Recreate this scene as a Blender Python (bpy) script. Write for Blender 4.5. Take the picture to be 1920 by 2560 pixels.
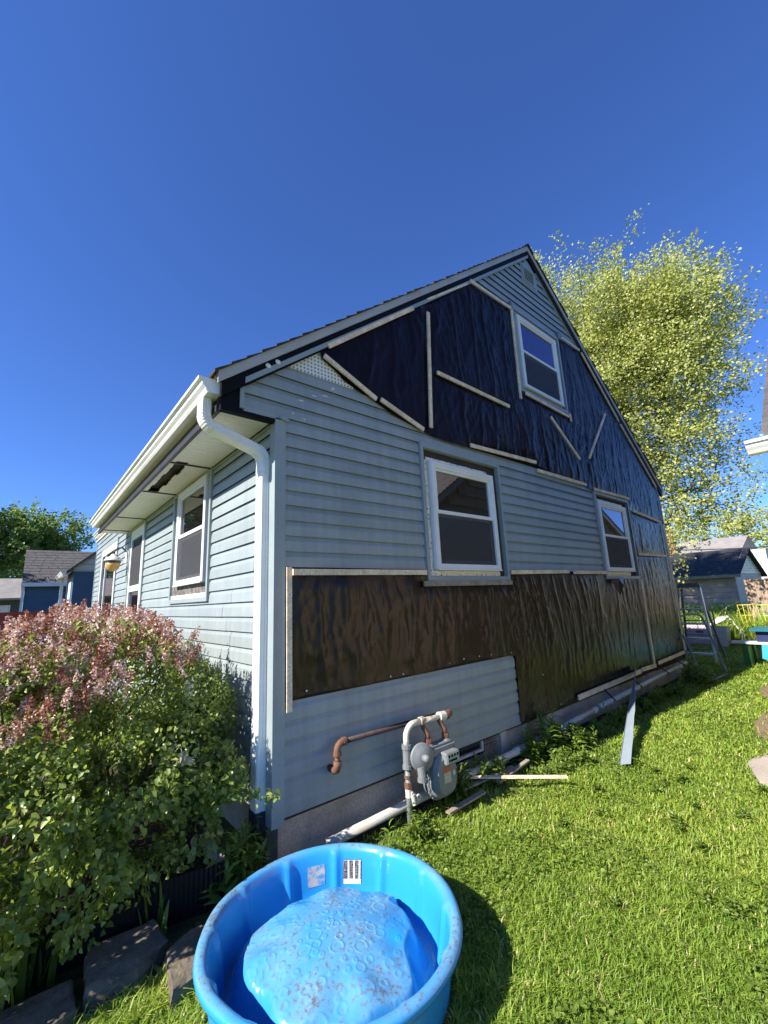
import bpy, bmesh, math, random
import numpy as np
from mathutils import Vector, Matrix, noise
from mathutils.geometry import delaunay_2d_cdt, tessellate_polygon

for o in list(bpy.data.objects): bpy.data.objects.remove(o)
SC = bpy.context.scene
COL = SC.collection
PI = math.pi
rng = np.random.default_rng(7)
random.seed(7)

# ------------------------------------------------------------------ camera
CAMP = np.array([-1.35473, -2.78515, 1.54637])
YAW, PIT, ROL, FPX = math.radians(40.618), math.radians(11.688), math.radians(-2.539), 1052.27
fw = Vector((math.sin(YAW)*math.cos(PIT), math.cos(YAW)*math.cos(PIT), math.sin(PIT)))
rt0 = Vector((math.cos(YAW), -math.sin(YAW), 0)); up0 = rt0.cross(fw)
rt = rt0*math.cos(ROL) + up0*math.sin(ROL); up = up0*math.cos(ROL) - rt0*math.sin(ROL)
cam = bpy.data.cameras.new('camera'); co = bpy.data.objects.new('camera', cam); COL.objects.link(co)
m = Matrix((rt, up, -fw)).transposed().to_4x4(); m.translation = Vector(CAMP); co.matrix_world = m
cam.sensor_fit = 'HORIZONTAL'; cam.sensor_width = 36; cam.lens = 36*FPX/1920
cam.clip_start = 0.05; cam.clip_end = 2000
SC.camera = co

# ------------------------------------------------------------------ light
SUN = Vector((-1.34, 0.125, 1.0)).normalized()          # towards the sun
SUN_EL = math.asin(SUN.z)
wd = bpy.data.worlds.new('World'); SC.world = wd; wd.use_nodes = True
nt = wd.node_tree; bg = nt.nodes['Background']
sky = nt.nodes.new('ShaderNodeTexSky'); sky.sky_type = 'NISHITA'; sky.sun_disc = False
sky.sun_elevation = SUN_EL; sky.sun_rotation = math.atan2(SUN.x, SUN.y)
sky.altitude = 0; sky.air_density = 1.0; sky.dust_density = 0.0; sky.ozone_density = 10
hs = nt.nodes.new('ShaderNodeMix'); hs.data_type = 'RGBA'; hs.blend_type = 'MULTIPLY'; hs.inputs[0].default_value = 1; hs.inputs[7].default_value = (1.0, 1.11, 1.48, 1); nt.links.new(sky.outputs[0], hs.inputs[6]); nt.links.new(hs.outputs[2], bg.inputs[0]); bg.inputs[1].default_value = 0.0695
sl = bpy.data.lights.new('sun', 'SUN'); sl.energy = 5.0; sl.angle = math.radians(0.53); sl.color = (1, 0.935, 0.84)
so = bpy.data.objects.new('sun', sl); COL.objects.link(so)
so.rotation_euler = SUN.to_track_quat('Z', 'Y').to_euler(); so.location = (-20, 2, 20)
vs = SC.view_settings; vs.view_transform = 'Standard'; vs.look = 'None'; vs.exposure = 1.06; vs.gamma = 1; vs.use_curve_mapping = False
SC.render.engine = 'CYCLES'

# ------------------------------------------------------------------ materials
def mat(name, col, rough=0.6, var=0.12, scale=6, bump=0.0, bscale=60, col2=None, thr=(0.35, 0.7), spec=0.5, metal=0,
        stretch=(1, 1, 1), bstretch=(1, 1, 1), ior=None, detail=5, det_noise=0.06, det_scale=90, coat=0):
    m = bpy.data.materials.new(name); m.use_nodes = True; t = m.node_tree; N = t.nodes; L = t.links
    b = N['Principled BSDF']; b.inputs['Roughness'].default_value = rough; b.inputs['Metallic'].default_value = metal
    b.inputs['Specular IOR Level'].default_value = spec
    if ior: b.inputs['IOR'].default_value = ior
    if coat: b.inputs['Coat Weight'].default_value = coat; b.inputs['Coat Roughness'].default_value = 0.15
    tc = N.new('ShaderNodeTexCoord'); mp = N.new('ShaderNodeMapping'); mp.inputs['Scale'].default_value = stretch
    L.new(tc.outputs['Object'], mp.inputs[0])
    n1 = N.new('ShaderNodeTexNoise'); n1.inputs['Scale'].default_value = scale; n1.inputs['Detail'].default_value = detail
    L.new(mp.outputs[0], n1.inputs['Vector'])
    rp = N.new('ShaderNodeMapRange'); rp.inputs[1].default_value = thr[0]; rp.inputs[2].default_value = thr[1]
    L.new(n1.outputs[0], rp.inputs[0])
    mx = N.new('ShaderNodeMix'); mx.data_type = 'RGBA'
    c = col; c2 = col2 if col2 else tuple(max(0, v*(1-2*var)) for v in col)
    mx.inputs[6].default_value = (*c, 1); mx.inputs[7].default_value = (*c2, 1)
    L.new(rp.outputs[0], mx.inputs[0])
    out = mx.outputs[2]
    if det_noise:
        n3 = N.new('ShaderNodeTexNoise'); n3.inputs['Scale'].default_value = det_scale; n3.inputs['Detail'].default_value = 3
        L.new(mp.outputs[0], n3.inputs['Vector'])
        r3 = N.new('ShaderNodeMapRange'); r3.inputs[1].default_value = 0.3; r3.inputs[2].default_value = 0.7
        r3.inputs[3].default_value = 1-det_noise*2; r3.inputs[4].default_value = 1+det_noise*2
        L.new(n3.outputs[0], r3.inputs[0])
        mm = N.new('ShaderNodeMix'); mm.data_type = 'RGBA'; mm.blend_type = 'MULTIPLY'; mm.inputs[0].default_value = 1
        L.new(out, mm.inputs[6]); L.new(r3.outputs[0], mm.inputs[7]); out = mm.outputs[2]
    L.new(out, b.inputs['Base Color'])
    rr = N.new('ShaderNodeMapRange'); rr.inputs[3].default_value = max(0.02, rough-0.08); rr.inputs[4].default_value = min(1, rough+0.08)
    L.new(n1.outputs[0], rr.inputs[0]); L.new(rr.outputs[0], b.inputs['Roughness'])
    if bump:
        mb = N.new('ShaderNodeMapping'); mb.inputs['Scale'].default_value = bstretch; L.new(tc.outputs['Object'], mb.inputs[0])
        n2 = N.new('ShaderNodeTexNoise'); n2.inputs['Scale'].default_value = bscale; n2.inputs['Detail'].default_value = 4
        L.new(mb.outputs[0], n2.inputs['Vector'])
        bp = N.new('ShaderNodeBump'); bp.inputs['Strength'].default_value = bump; bp.inputs['Distance'].default_value = 0.01
        L.new(n2.outputs[0], bp.inputs['Height']); L.new(bp.outputs[0], b.inputs['Normal'])
    return m

def leafmat(name, stops, trans=0.35, rough=0.45, spec=0.4):
    m = bpy.data.materials.new(name); m.use_nodes = True; t = m.node_tree; N = t.nodes; L = t.links
    b = N['Principled BSDF']; b.inputs['Roughness'].default_value = rough; b.inputs['Specular IOR Level'].default_value = spec
    a = N.new('ShaderNodeAttribute'); a.attribute_name = 'tint'
    r = N.new('ShaderNodeValToRGB'); e = r.color_ramp.elements
    e[0].position = stops[0][0]; e[0].color = (*stops[0][1], 1); e[1].position = stops[-1][0]; e[1].color = (*stops[-1][1], 1)
    for p, c in stops[1:-1]:
        k = e.new(p); k.color = (*c, 1)
    L.new(a.outputs['Fac'], r.inputs[0]); L.new(r.outputs[0], b.inputs['Base Color'])
    tr = N.new('ShaderNodeBsdfTranslucent')
    mu = N.new('ShaderNodeMix'); mu.data_type = 'RGBA'; mu.blend_type = 'MULTIPLY'; mu.inputs[0].default_value = 1
    mu.inputs[7].default_value = (1.15, 1.2, 0.5, 1); L.new(r.outputs[0], mu.inputs[6]); L.new(mu.outputs[2], tr.inputs[0])
    ms = N.new('ShaderNodeMixShader'); ms.inputs[0].default_value = trans
    L.new(b.outputs[0], ms.inputs[1]); L.new(tr.outputs[0], ms.inputs[2])
    L.new(ms.outputs[0], N['Material Output'].inputs[0])
    return m

MT = {}
MT['siding'] = mat('siding', (0.295, 0.342, 0.345), 0.42, 0.06, 2.2, 0.05, 160, stretch=(1, 1, 2.5), bstretch=(1, 1, 8), spec=0.4, det_noise=0.03)
def weather(m, streak=0.07, rand=0.05):      # grime runs and small colour differences from board to board
    N = m.node_tree.nodes; L = m.node_tree.links; b = N['Principled BSDF']; src = b.inputs['Base Color'].links[0].from_socket
    tc = N.new('ShaderNodeTexCoord'); mp = N.new('ShaderNodeMapping'); mp.inputs['Scale'].default_value = (9, 9, .5); L.new(tc.outputs['Object'], mp.inputs[0])
    n = N.new('ShaderNodeTexNoise'); n.inputs['Scale'].default_value = 1.6; n.inputs['Detail'].default_value = 5; L.new(mp.outputs[0], n.inputs['Vector'])
    r = N.new('ShaderNodeMapRange'); r.inputs[1].default_value = .35; r.inputs[2].default_value = .7; r.inputs[3].default_value = 1+streak*.4; r.inputs[4].default_value = 1-streak*1.6; L.new(n.outputs[0], r.inputs[0])
    oi = N.new('ShaderNodeObjectInfo'); r2 = N.new('ShaderNodeMapRange'); r2.inputs[3].default_value = 1-rand; r2.inputs[4].default_value = 1+rand; L.new(oi.outputs['Random'], r2.inputs[0])
    mu = N.new('ShaderNodeMath'); mu.operation = 'MULTIPLY'; L.new(r.outputs[0], mu.inputs[0]); L.new(r2.outputs[0], mu.inputs[1])
    mx = N.new('ShaderNodeMix'); mx.data_type = 'RGBA'; mx.blend_type = 'MULTIPLY'; mx.inputs[0].default_value = 1; L.new(src, mx.inputs[6]); L.new(mu.outputs[0], mx.inputs[7]); L.new(mx.outputs[2], b.inputs['Base Color'])
weather(MT['siding'])
MT['trim'] = mat('trim', (0.285, 0.335, 0.335), 0.4, 0.06, 4, det_noise=0.02)
MT['trimdark'] = mat('trimdark', (0.16, 0.19, 0.21), 0.4, 0.1, 4)
MT['white'] = mat('white', (0.80, 0.80, 0.78), 0.35, 0.04, 5, det_noise=0.02)
MT['gutter'] = mat('gutter', (0.78, 0.77, 0.74), 0.35, 0.06, 3, col2=(0.55, 0.52, 0.46), thr=(0.52, 0.85), det_noise=0.04, stretch=(1, .6, 3))
MT['soffit'] = mat('soffit', (0.84, 0.82, 0.76), 0.5, 0.06, 2)
MT['black'] = mat('black', (0.004, 0.004, 0.006), 0.6, 0.2, 6, spec=0.15)
MT['charcoal'] = mat('charcoal', (0.035, 0.035, 0.04), 0.5, 0.2, 4)
MT['fascia'] = mat('fascia', (0.42, 0.42, 0.40), 0.5, 0.07, 3)
MT['shingle'] = mat('shingle', (0.05, 0.040, 0.036), 0.9, 0.25, 12, 0.6, 180, det_noise=0.2, det_scale=200)
MT['sheathing'] = mat('sheathing', (0.05, 0.038, 0.028), 0.85, 0.3, 5, 0.4, 40)
MT['foam'] = mat('foam', (0.72, 0.74, 0.70), 0.7, 0.05, 8)
MT['concrete'] = mat('concrete', (0.52, 0.46, 0.37), 0.9, 0.12, 3, 0.5, 45, col2=(0.33, 0.29, 0.23), det_noise=0.1)
MT['slab'] = mat('slab', (0.46, 0.40, 0.33), 0.9, 0.12, 3, 0.4, 60, det_noise=0.1)
MT['wood'] = mat('wood', (0.86, 0.68, 0.47), 0.65, 0.16, 9, 0.2, 30, stretch=(1, 1, 1), det_noise=0.10, det_scale=60)
MT['oldwood'] = mat('oldwood', (0.34, 0.28, 0.21), 0.8, 0.2, 9, 0.4, 30, det_noise=0.14, det_scale=50)
MT['rust'] = mat('rust', (0.17, 0.072, 0.042), 0.7, 0.25, 22, 0.4, 140, col2=(0.13, 0.065, 0.045), det_noise=0.15, det_scale=160)
MT['rustdark'] = mat('rustdark', (0.040, 0.018, 0.015), 0.6, 0.3, 18, 0.3, 120, det_noise=0.15)
MT['pipepaint'] = mat('pipepaint', (0.58, 0.55, 0.47), 0.55, 0.1, 14, 0.1, 80, col2=(0.20, 0.12, 0.06), thr=(0.55, 0.68), det_noise=0.08)
MT['metergrey'] = mat('metergrey', (0.19, 0.205, 0.205), 0.5, 0.08, 8, 0.1, 120)
MT['dial'] = mat('dial', (0.35, 0.42, 0.38), 0.3, 0.1, 20)
MT['pvc'] = mat('pvc', (0.52, 0.49, 0.43), 0.4, 0.1, 5, col2=(0.42, 0.37, 0.29), thr=(0.45, .8), det_noise=0.06)
MT['strap'] = mat('strap', (0.02, 0.02, 0.02), 0.6, 0.1, 5)
MT['nail'] = mat('nail', (0.75, 0.74, 0.70), 0.35, 0.05, 20, metal=0.4)
MT['alu'] = mat('alu', (0.72, 0.74, 0.76), 0.35, 0.1, 10, metal=0.6)
MT['fiber'] = mat('fiber', (0.12, 0.14, 0.17), 0.5, 0.1, 10)
MT['yellow'] = mat('yellow', (0.75, 0.50, 0.04), 0.5, 0.1, 10)
MT['tubegrey'] = mat('tubegrey', (0.22, 0.23, 0.23), 0.45, 0.1, 10, metal=0.4)
MT['stone'] = mat('stone', (0.16, 0.13, 0.09), 0.9, 0.2, 7, 1.0, 28, col2=(0.075, 0.062, 0.045), det_noise=0.12)
MT['soil'] = mat('soil', (0.045, 0.032, 0.022), 1, 0.2, 8, 0.8, 40)
MT['plasticblack'] = mat('plasticblack', (0.012, 0.012, 0.012), 0.5, 0.1, 10)
MT['sticker'] = mat('sticker', (0.42, 0.40, 0.37), 0.6, 0.1, 35, col2=(0.06, 0.26, 0.50), thr=(.45,.62), det_noise=0.05)
MT['brick'] = mat('brick', (0.36, 0.15, 0.10), 0.85, 0.2, 14, 0.4, 40)
MT['blue'] = mat('blue', (0.055, 0.11, 0.20), 0.5, 0.08, 3, det_noise=0.04)
MT['greyroof'] = mat('greyroof', (0.115, 0.108, 0.104), 0.9, 0.18, 6, 0.4, 60, det_noise=0.15)
MT['paleroof'] = mat('paleroof', (0.30, 0.275, 0.25), 0.9, 0.12, 2, det_noise=0.1)
MT['darkroof'] = mat('darkroof', (0.035, 0.037, 0.042), 0.9, 0.2, 5, det_noise=0.15)
MT['palesiding'] = mat('palesiding', (0.62, 0.60, 0.57), 0.6, 0.06, 4)
MT['tansiding'] = mat('tansiding', (0.36, 0.29, 0.19), 0.6, 0.1, 3)
MT['red'] = mat('red', (0.20, 0.012, 0.014), 0.5, 0.12, 4)
MT['fencewood'] = mat('fencewood', (0.38, 0.27, 0.20), 0.85, 0.2, 7, det_noise=0.15, det_scale=30)
MT['bark'] = mat('bark', (0.14, 0.115, 0.095), 0.9, 0.25, 9, 0.6, 30)
MT['lilacbark'] = mat('lilacbark', (0.13, 0.10, 0.075), 0.9, 0.2, 20)
MT['cable'] = mat('cable', (0.012, 0.012, 0.014), 0.6, 0.1, 3)
MT['teal'] = mat('teal', (0.02, 0.16, 0.19), 0.35, 0.1, 6)
MT['green'] = mat('green', (0.03, 0.16, 0.05), 0.4, 0.1, 6)
MT['navy'] = mat('navy', (0.02, 0.03, 0.11), 0.4, 0.1, 6)
MT['skyblue'] = mat('skyblue', (0.05, 0.36, 0.62), 0.4, 0.1, 6)
MT['orange'] = mat('orange', (0.55, 0.12, 0.04), 0.5, 0.1, 6)
MT['bin'] = mat('bin', (0.60, 0.60, 0.57), 0.5, 0.08, 6)
MT['purple'] = mat('purple', (0.22, 0.06, 0.28), 0.5, 0.1, 6)
MT['pink'] = mat('pink', (0.70, 0.55, 0.60), 0.5, 0.1, 6)
MT['wire_yellow'] = mat('wire_yellow', (0.75, 0.60, 0.03), 0.4, 0.1, 6)
MT['wire_green'] = mat('wire_green', (0.05, 0.40, 0.16), 0.4, 0.1, 6)
MT['copper'] = mat('copper', (0.06, 0.05, 0.04), 0.5, 0.1, 20)

def glass(name, tint, base=(0.008, 0.008, 0.01), ior=2.0, rough=0.02, wav=0.015):
    m = mat(name, base, rough, 0.05, 3, wav, 3.0, ior=ior, det_noise=0)
    b = m.node_tree.nodes['Principled BSDF']; b.inputs['Specular Tint'].default_value = (*tint, 1)
    for l in list(m.node_tree.links):
        if l.to_socket == b.inputs['Roughness']: m.node_tree.links.remove(l)
    b.inputs['Roughness'].default_value = rough
    return m
MT['glass'] = glass('glass', (1, 0.97, 0.95), ior=3.0)
MT['glassviolet'] = glass('glassviolet', (0.62, 0.55, 1.0), (0.03, 0.022, 0.06), 2.4)
MT['glassblue'] = glass('glassblue', (0.80, 0.78, 1.0), ior=3.0)
MT['lampglass'] = mat('lampglass', (0.62, 0.36, 0.12), 0.35, 0.1, 6)

# insect screen: fine dark mesh, half see-through
def screenmat():
    m = bpy.data.materials.new('screen'); m.use_nodes = True; N = m.node_tree.nodes; L = m.node_tree.links
    b = N['Principled BSDF']; b.inputs['Base Color'].default_value = (0.05, 0.05, 0.055, 1); b.inputs['Roughness'].default_value = 0.7
    tr = N.new('ShaderNodeBsdfTransparent'); ms = N.new('ShaderNodeMixShader')
    tc = N.new('ShaderNodeTexCoord'); n = N.new('ShaderNodeTexNoise'); n.inputs['Scale'].default_value = 260; n.inputs['Detail'].default_value = 1
    L.new(tc.outputs['Object'], n.inputs['Vector'])
    r = N.new('ShaderNodeMapRange'); r.inputs[1].default_value = 0.3; r.inputs[2].default_value = 0.7; r.inputs[3].default_value = 0.4; r.inputs[4].default_value = 0.75
    L.new(n.outputs[0], r.inputs[0]); L.new(r.outputs[0], ms.inputs[0])
    L.new(b.outputs[0], ms.inputs[2]); L.new(tr.outputs[0], ms.inputs[1]); L.new(ms.outputs[0], N['Material Output'].inputs[0])
    return m
MT['screen'] = screenmat()

def foilmat(name='foil', sc=(1,0,1)):
    m = bpy.data.materials.new(name); m.use_nodes = True; N = m.node_tree.nodes; L = m.node_tree.links
    b = N['Principled BSDF']; b.inputs['Metallic'].default_value = 0.35; b.inputs['Roughness'].default_value = 0.3
    tc = N.new('ShaderNodeTexCoord'); v = N.new('ShaderNodeTexVoronoi'); v.inputs['Scale'].default_value = 24; v.inputs['Randomness'].default_value = 0.5
    mpv = N.new('ShaderNodeMapping'); mpv.inputs['Scale'].default_value = sc; L.new(tc.outputs['Object'], mpv.inputs[0]); L.new(mpv.outputs[0], v.inputs['Vector'])
    r = N.new('ShaderNodeMapRange'); r.inputs[1].default_value = 0.16; r.inputs[2].default_value = 0.24
    L.new(v.outputs['Distance'], r.inputs[0])
    mx = N.new('ShaderNodeMix'); mx.data_type = 'RGBA'; mx.inputs[6].default_value = (0.02, 0.015, 0.01, 1); mx.inputs[7].default_value = (0.82, 0.78, 0.66, 1)
    L.new(r.outputs[0], mx.inputs[0]); L.new(mx.outputs[2], b.inputs['Base Color'])
    n = N.new('ShaderNodeTexNoise'); n.inputs['Scale'].default_value = 45; L.new(tc.outputs['Object'], n.inputs['Vector'])
    bp = N.new('ShaderNodeBump'); bp.inputs['Strength'].default_value = 1; bp.inputs['Distance'].default_value = 0.02
    L.new(n.outputs[0], bp.inputs['Height']); L.new(bp.outputs[0], b.inputs['Normal'])
    return m
MT['foil'] = foilmat()

def dotmat():     # white foam board printed with rows of grey dots
    m = bpy.data.materials.new('foamdots'); m.use_nodes = True; N = m.node_tree.nodes; L = m.node_tree.links
    b = N['Principled BSDF']; b.inputs['Roughness'].default_value = 0.7
    tc = N.new('ShaderNodeTexCoord'); v = N.new('ShaderNodeTexVoronoi'); v.inputs['Scale'].default_value = 30; v.inputs['Randomness'].default_value = 0.05
    mpv = N.new('ShaderNodeMapping'); mpv.inputs['Scale'].default_value = (1,0,1); L.new(tc.outputs['Object'], mpv.inputs[0]); L.new(mpv.outputs[0], v.inputs['Vector'])
    r = N.new('ShaderNodeMapRange'); r.inputs[1].default_value = 0.22; r.inputs[2].default_value = 0.32
    L.new(v.outputs['Distance'], r.inputs[0])
    mx = N.new('ShaderNodeMix'); mx.data_type = 'RGBA'; mx.inputs[6].default_value = (0.20, 0.21, 0.21, 1); mx.inputs[7].default_value = (0.74, 0.74, 0.70, 1)
    L.new(r.outputs[0], mx.inputs[0]); L.new(mx.outputs[2], b.inputs['Base Color'])
    return m
MT['foamdots'] = dotmat()

def tarpmat(name, ca, cb, sp=0.5):
    m = bpy.data.materials.new(name); m.use_nodes = True; N = m.node_tree.nodes; L = m.node_tree.links
    b = N['Principled BSDF']; b.inputs['Specular IOR Level'].default_value = sp
    tc = N.new('ShaderNodeTexCoord')
    n = N.new('ShaderNodeTexNoise'); n.inputs['Scale'].default_value = 1.3; n.inputs['Detail'].default_value = 4; L.new(tc.outputs['Object'], n.inputs['Vector'])
    mx = N.new('ShaderNodeMix'); mx.data_type = 'RGBA'; mx.inputs[6].default_value = (*ca, 1); mx.inputs[7].default_value = (*cb, 1)
    L.new(n.outputs[0], mx.inputs[0]); L.new(mx.outputs[2], b.inputs['Base Color'])
    r = N.new('ShaderNodeMapRange'); r.inputs[3].default_value = 0.20; r.inputs[4].default_value = 0.34; L.new(n.outputs[0], r.inputs[0]); L.new(r.outputs[0], b.inputs['Roughness'])
    mp = N.new('ShaderNodeMapping'); mp.inputs['Scale'].default_value = (1.0, 1.0, 0.35); L.new(tc.outputs['Object'], mp.inputs[0])
    n2 = N.new('ShaderNodeTexNoise'); n2.inputs['Scale'].default_value = 26; n2.inputs['Detail'].default_value = 5; n2.inputs['Distortion'].default_value = 1.2
    L.new(mp.outputs[0], n2.inputs['Vector'])
    v = N.new('ShaderNodeTexVoronoi'); v.feature = 'DISTANCE_TO_EDGE'; v.inputs['Scale'].default_value = 5.5
    L.new(mp.outputs[0], v.inputs['Vector'])
    rv = N.new('ShaderNodeMapRange'); rv.inputs[1].default_value = 0; rv.inputs[2].default_value = 0.06; L.new(v.outputs['Distance'], rv.inputs[0])
    # weave: fine horizontal threads
    w = N.new('ShaderNodeTexWave'); w.bands_direction = 'Z'; w.inputs['Scale'].default_value = 90; w.inputs['Distortion'].default_value = 1.5; L.new(tc.outputs['Object'], w.inputs['Vector'])
    a = N.new('ShaderNodeMath'); a.operation = 'MULTIPLY_ADD'; a.inputs[1].default_value = 0.25; L.new(rv.outputs[0], a.inputs[0]); L.new(n2.outputs[0], a.inputs[2])
    a2 = N.new('ShaderNodeMath'); a2.operation = 'MULTIPLY_ADD'; a2.inputs[1].default_value = 0.09; L.new(w.outputs[0], a2.inputs[0]); L.new(a.outputs[0], a2.inputs[2])
    bp = N.new('ShaderNodeBump'); bp.inputs['Strength'].default_value = 0.22; bp.inputs['Distance'].default_value = 0.006
    L.new(a2.outputs[0], bp.inputs['Height']); L.new(bp.outputs[0], b.inputs['Normal'])
    return m
MT['tarp_upper'] = tarpmat('tarp_upper', (.007,.0035,.0045), (.012,.006,.0075), .13); MT['tarp'] = tarpmat('tarp', (.014,.009,.007), (.023,.015,.011), .32)  # upper copy of the brown sheet, its dimmer reflected light put into the colour

def poolmat():
    m = bpy.data.materials.new('pool_plastic'); m.use_nodes = True; N = m.node_tree.nodes; L = m.node_tree.links
    b = N['Principled BSDF']; b.inputs['Roughness'].default_value = 0.3
    tc = N.new('ShaderNodeTexCoord')
    n = N.new('ShaderNodeTexNoise'); n.inputs['Scale'].default_value = 62; n.inputs['Detail'].default_value = 6; n.inputs['Roughness'].default_value = 0.7; L.new(tc.outputs['Object'], n.inputs['Vector'])
    n2 = N.new('ShaderNodeTexNoise'); n2.inputs['Scale'].default_value = 4.5; n2.inputs['Detail'].default_value = 4; L.new(tc.outputs['Object'], n2.inputs['Vector'])
    # dirt lies on faces that look up, in blotches
    g = N.new('ShaderNodeNewGeometry'); sx = N.new('ShaderNodeSeparateXYZ'); L.new(g.outputs['Normal'], sx.inputs[0])
    ab = N.new('ShaderNodeMath'); ab.operation = 'ABSOLUTE'; L.new(sx.outputs['Z'], ab.inputs[0])
    up = N.new('ShaderNodeMapRange'); up.inputs[1].default_value = 0.35; up.inputs[2].default_value = 0.85; L.new(ab.outputs[0], up.inputs[0])
    ad = N.new('ShaderNodeMath'); ad.operation = 'MULTIPLY_ADD'; ad.inputs[1].default_value = 0.40; L.new(n2.outputs[0], ad.inputs[0]); L.new(n.outputs[0], ad.inputs[2])
    mr = N.new('ShaderNodeMapRange'); mr.inputs[1].default_value = 0.725; mr.inputs[2].default_value = 0.89; L.new(ad.outputs[0], mr.inputs[0])
    mu = N.new('ShaderNodeMath'); mu.operation = 'MULTIPLY'; L.new(mr.outputs[0], mu.inputs[0]); L.new(up.outputs[0], mu.inputs[1])
    fz = N.new('ShaderNodeMapRange'); fz.inputs[1].default_value = 0.30; fz.inputs[2].default_value = 0.65; fz.inputs[4].default_value = 0.85; L.new(n2.outputs[0], fz.inputs[0])
    fz2 = N.new('ShaderNodeMath'); fz2.operation = 'MULTIPLY'; L.new(fz.outputs[0], fz2.inputs[0]); L.new(up.outputs[0], fz2.inputs[1])
    m1 = N.new('ShaderNodeMix'); m1.data_type = 'RGBA'; m1.inputs[6].default_value = (0.022, 0.27, 0.62, 1); m1.inputs[7].default_value = (0.15, 0.33, 0.50, 1)
    L.new(fz2.outputs[0], m1.inputs[0])
    m2 = N.new('ShaderNodeMix'); m2.data_type = 'RGBA'; m2.inputs[7].default_value = (0.12, 0.10, 0.085, 1); L.new(m1.outputs[2], m2.inputs[6]); L.new(mu.outputs[0], m2.inputs[0])
    L.new(m2.outputs[2], b.inputs['Base Color'])
    r = N.new('ShaderNodeMapRange'); r.inputs[3].default_value = 0.25; r.inputs[4].default_value = 0.8; L.new(mu.outputs[0], r.inputs[0]); L.new(r.outputs[0], b.inputs['Roughness'])
    bp = N.new('ShaderNodeBump'); bp.inputs['Strength'].default_value = 0.15; bp.inputs['Distance'].default_value = 0.004; L.new(n.outputs[0], bp.inputs['Height']); L.new(bp.outputs[0], b.inputs['Normal'])
    return m
MT['pool'] = poolmat()

def labelmat():   # printed care label: columns of fine text bars
    m = bpy.data.materials.new('care_label'); m.use_nodes = True; N = m.node_tree.nodes; L = m.node_tree.links
    b = N['Principled BSDF']; b.inputs['Roughness'].default_value = 0.4
    uv = N.new('ShaderNodeUVMap'); sp = N.new('ShaderNodeSeparateXYZ'); L.new(uv.outputs[0], sp.inputs[0])
    def M(op, a, bb=None, c=None):
        x = N.new('ShaderNodeMath'); x.operation = op
        for i, v in enumerate((a, bb, c)):
            if v is None: continue
            if isinstance(v, (int, float)): x.inputs[i].default_value = v
            else: L.new(v, x.inputs[i])
        return x.outputs[0]
    u, v = sp.outputs[0], sp.outputs[1]
    colf = M('FRACT', M('MULTIPLY', u, 3.35)); colm = M('MULTIPLY', M('GREATER_THAN', colf, 0.12), M('LESS_THAN', colf, 0.86))
    n = N.new('ShaderNodeTexNoise'); n.inputs['Scale'].default_value = 60; n.inputs['Detail'].default_value = 2
    mp = N.new('ShaderNodeMapping'); mp.inputs['Scale'].default_value = (0.25, 1.3, 1); L.new(uv.outputs[0], mp.inputs[0]); L.new(mp.outputs[0], n.inputs['Vector'])
    txt = M('GREATER_THAN', n.outputs[0], 0.40)
    box = M('MULTIPLY', M('GREATER_THAN', v, 0.2), M('LESS_THAN', v, 0.96))
    inkm = M('MULTIPLY', M('MULTIPLY', colm, txt), box)
    bo = M('MAXIMUM', M('LESS_THAN', u, 0.03), M('MAXIMUM', M('GREATER_THAN', u, 0.97), M('GREATER_THAN', v, 0.975)))
    inkm = M('MAXIMUM', inkm, bo)
    mx = N.new('ShaderNodeMix'); mx.data_type = 'RGBA'; mx.inputs[6].default_value = (0.75, 0.75, 0.73, 1); mx.inputs[7].default_value = (0.03, 0.03, 0.035, 1)
    L.new(inkm, mx.inputs[0]); L.new(mx.outputs[2], b.inputs['Base Color'])
    return m
MT['carelabel'] = labelmat()

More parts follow.
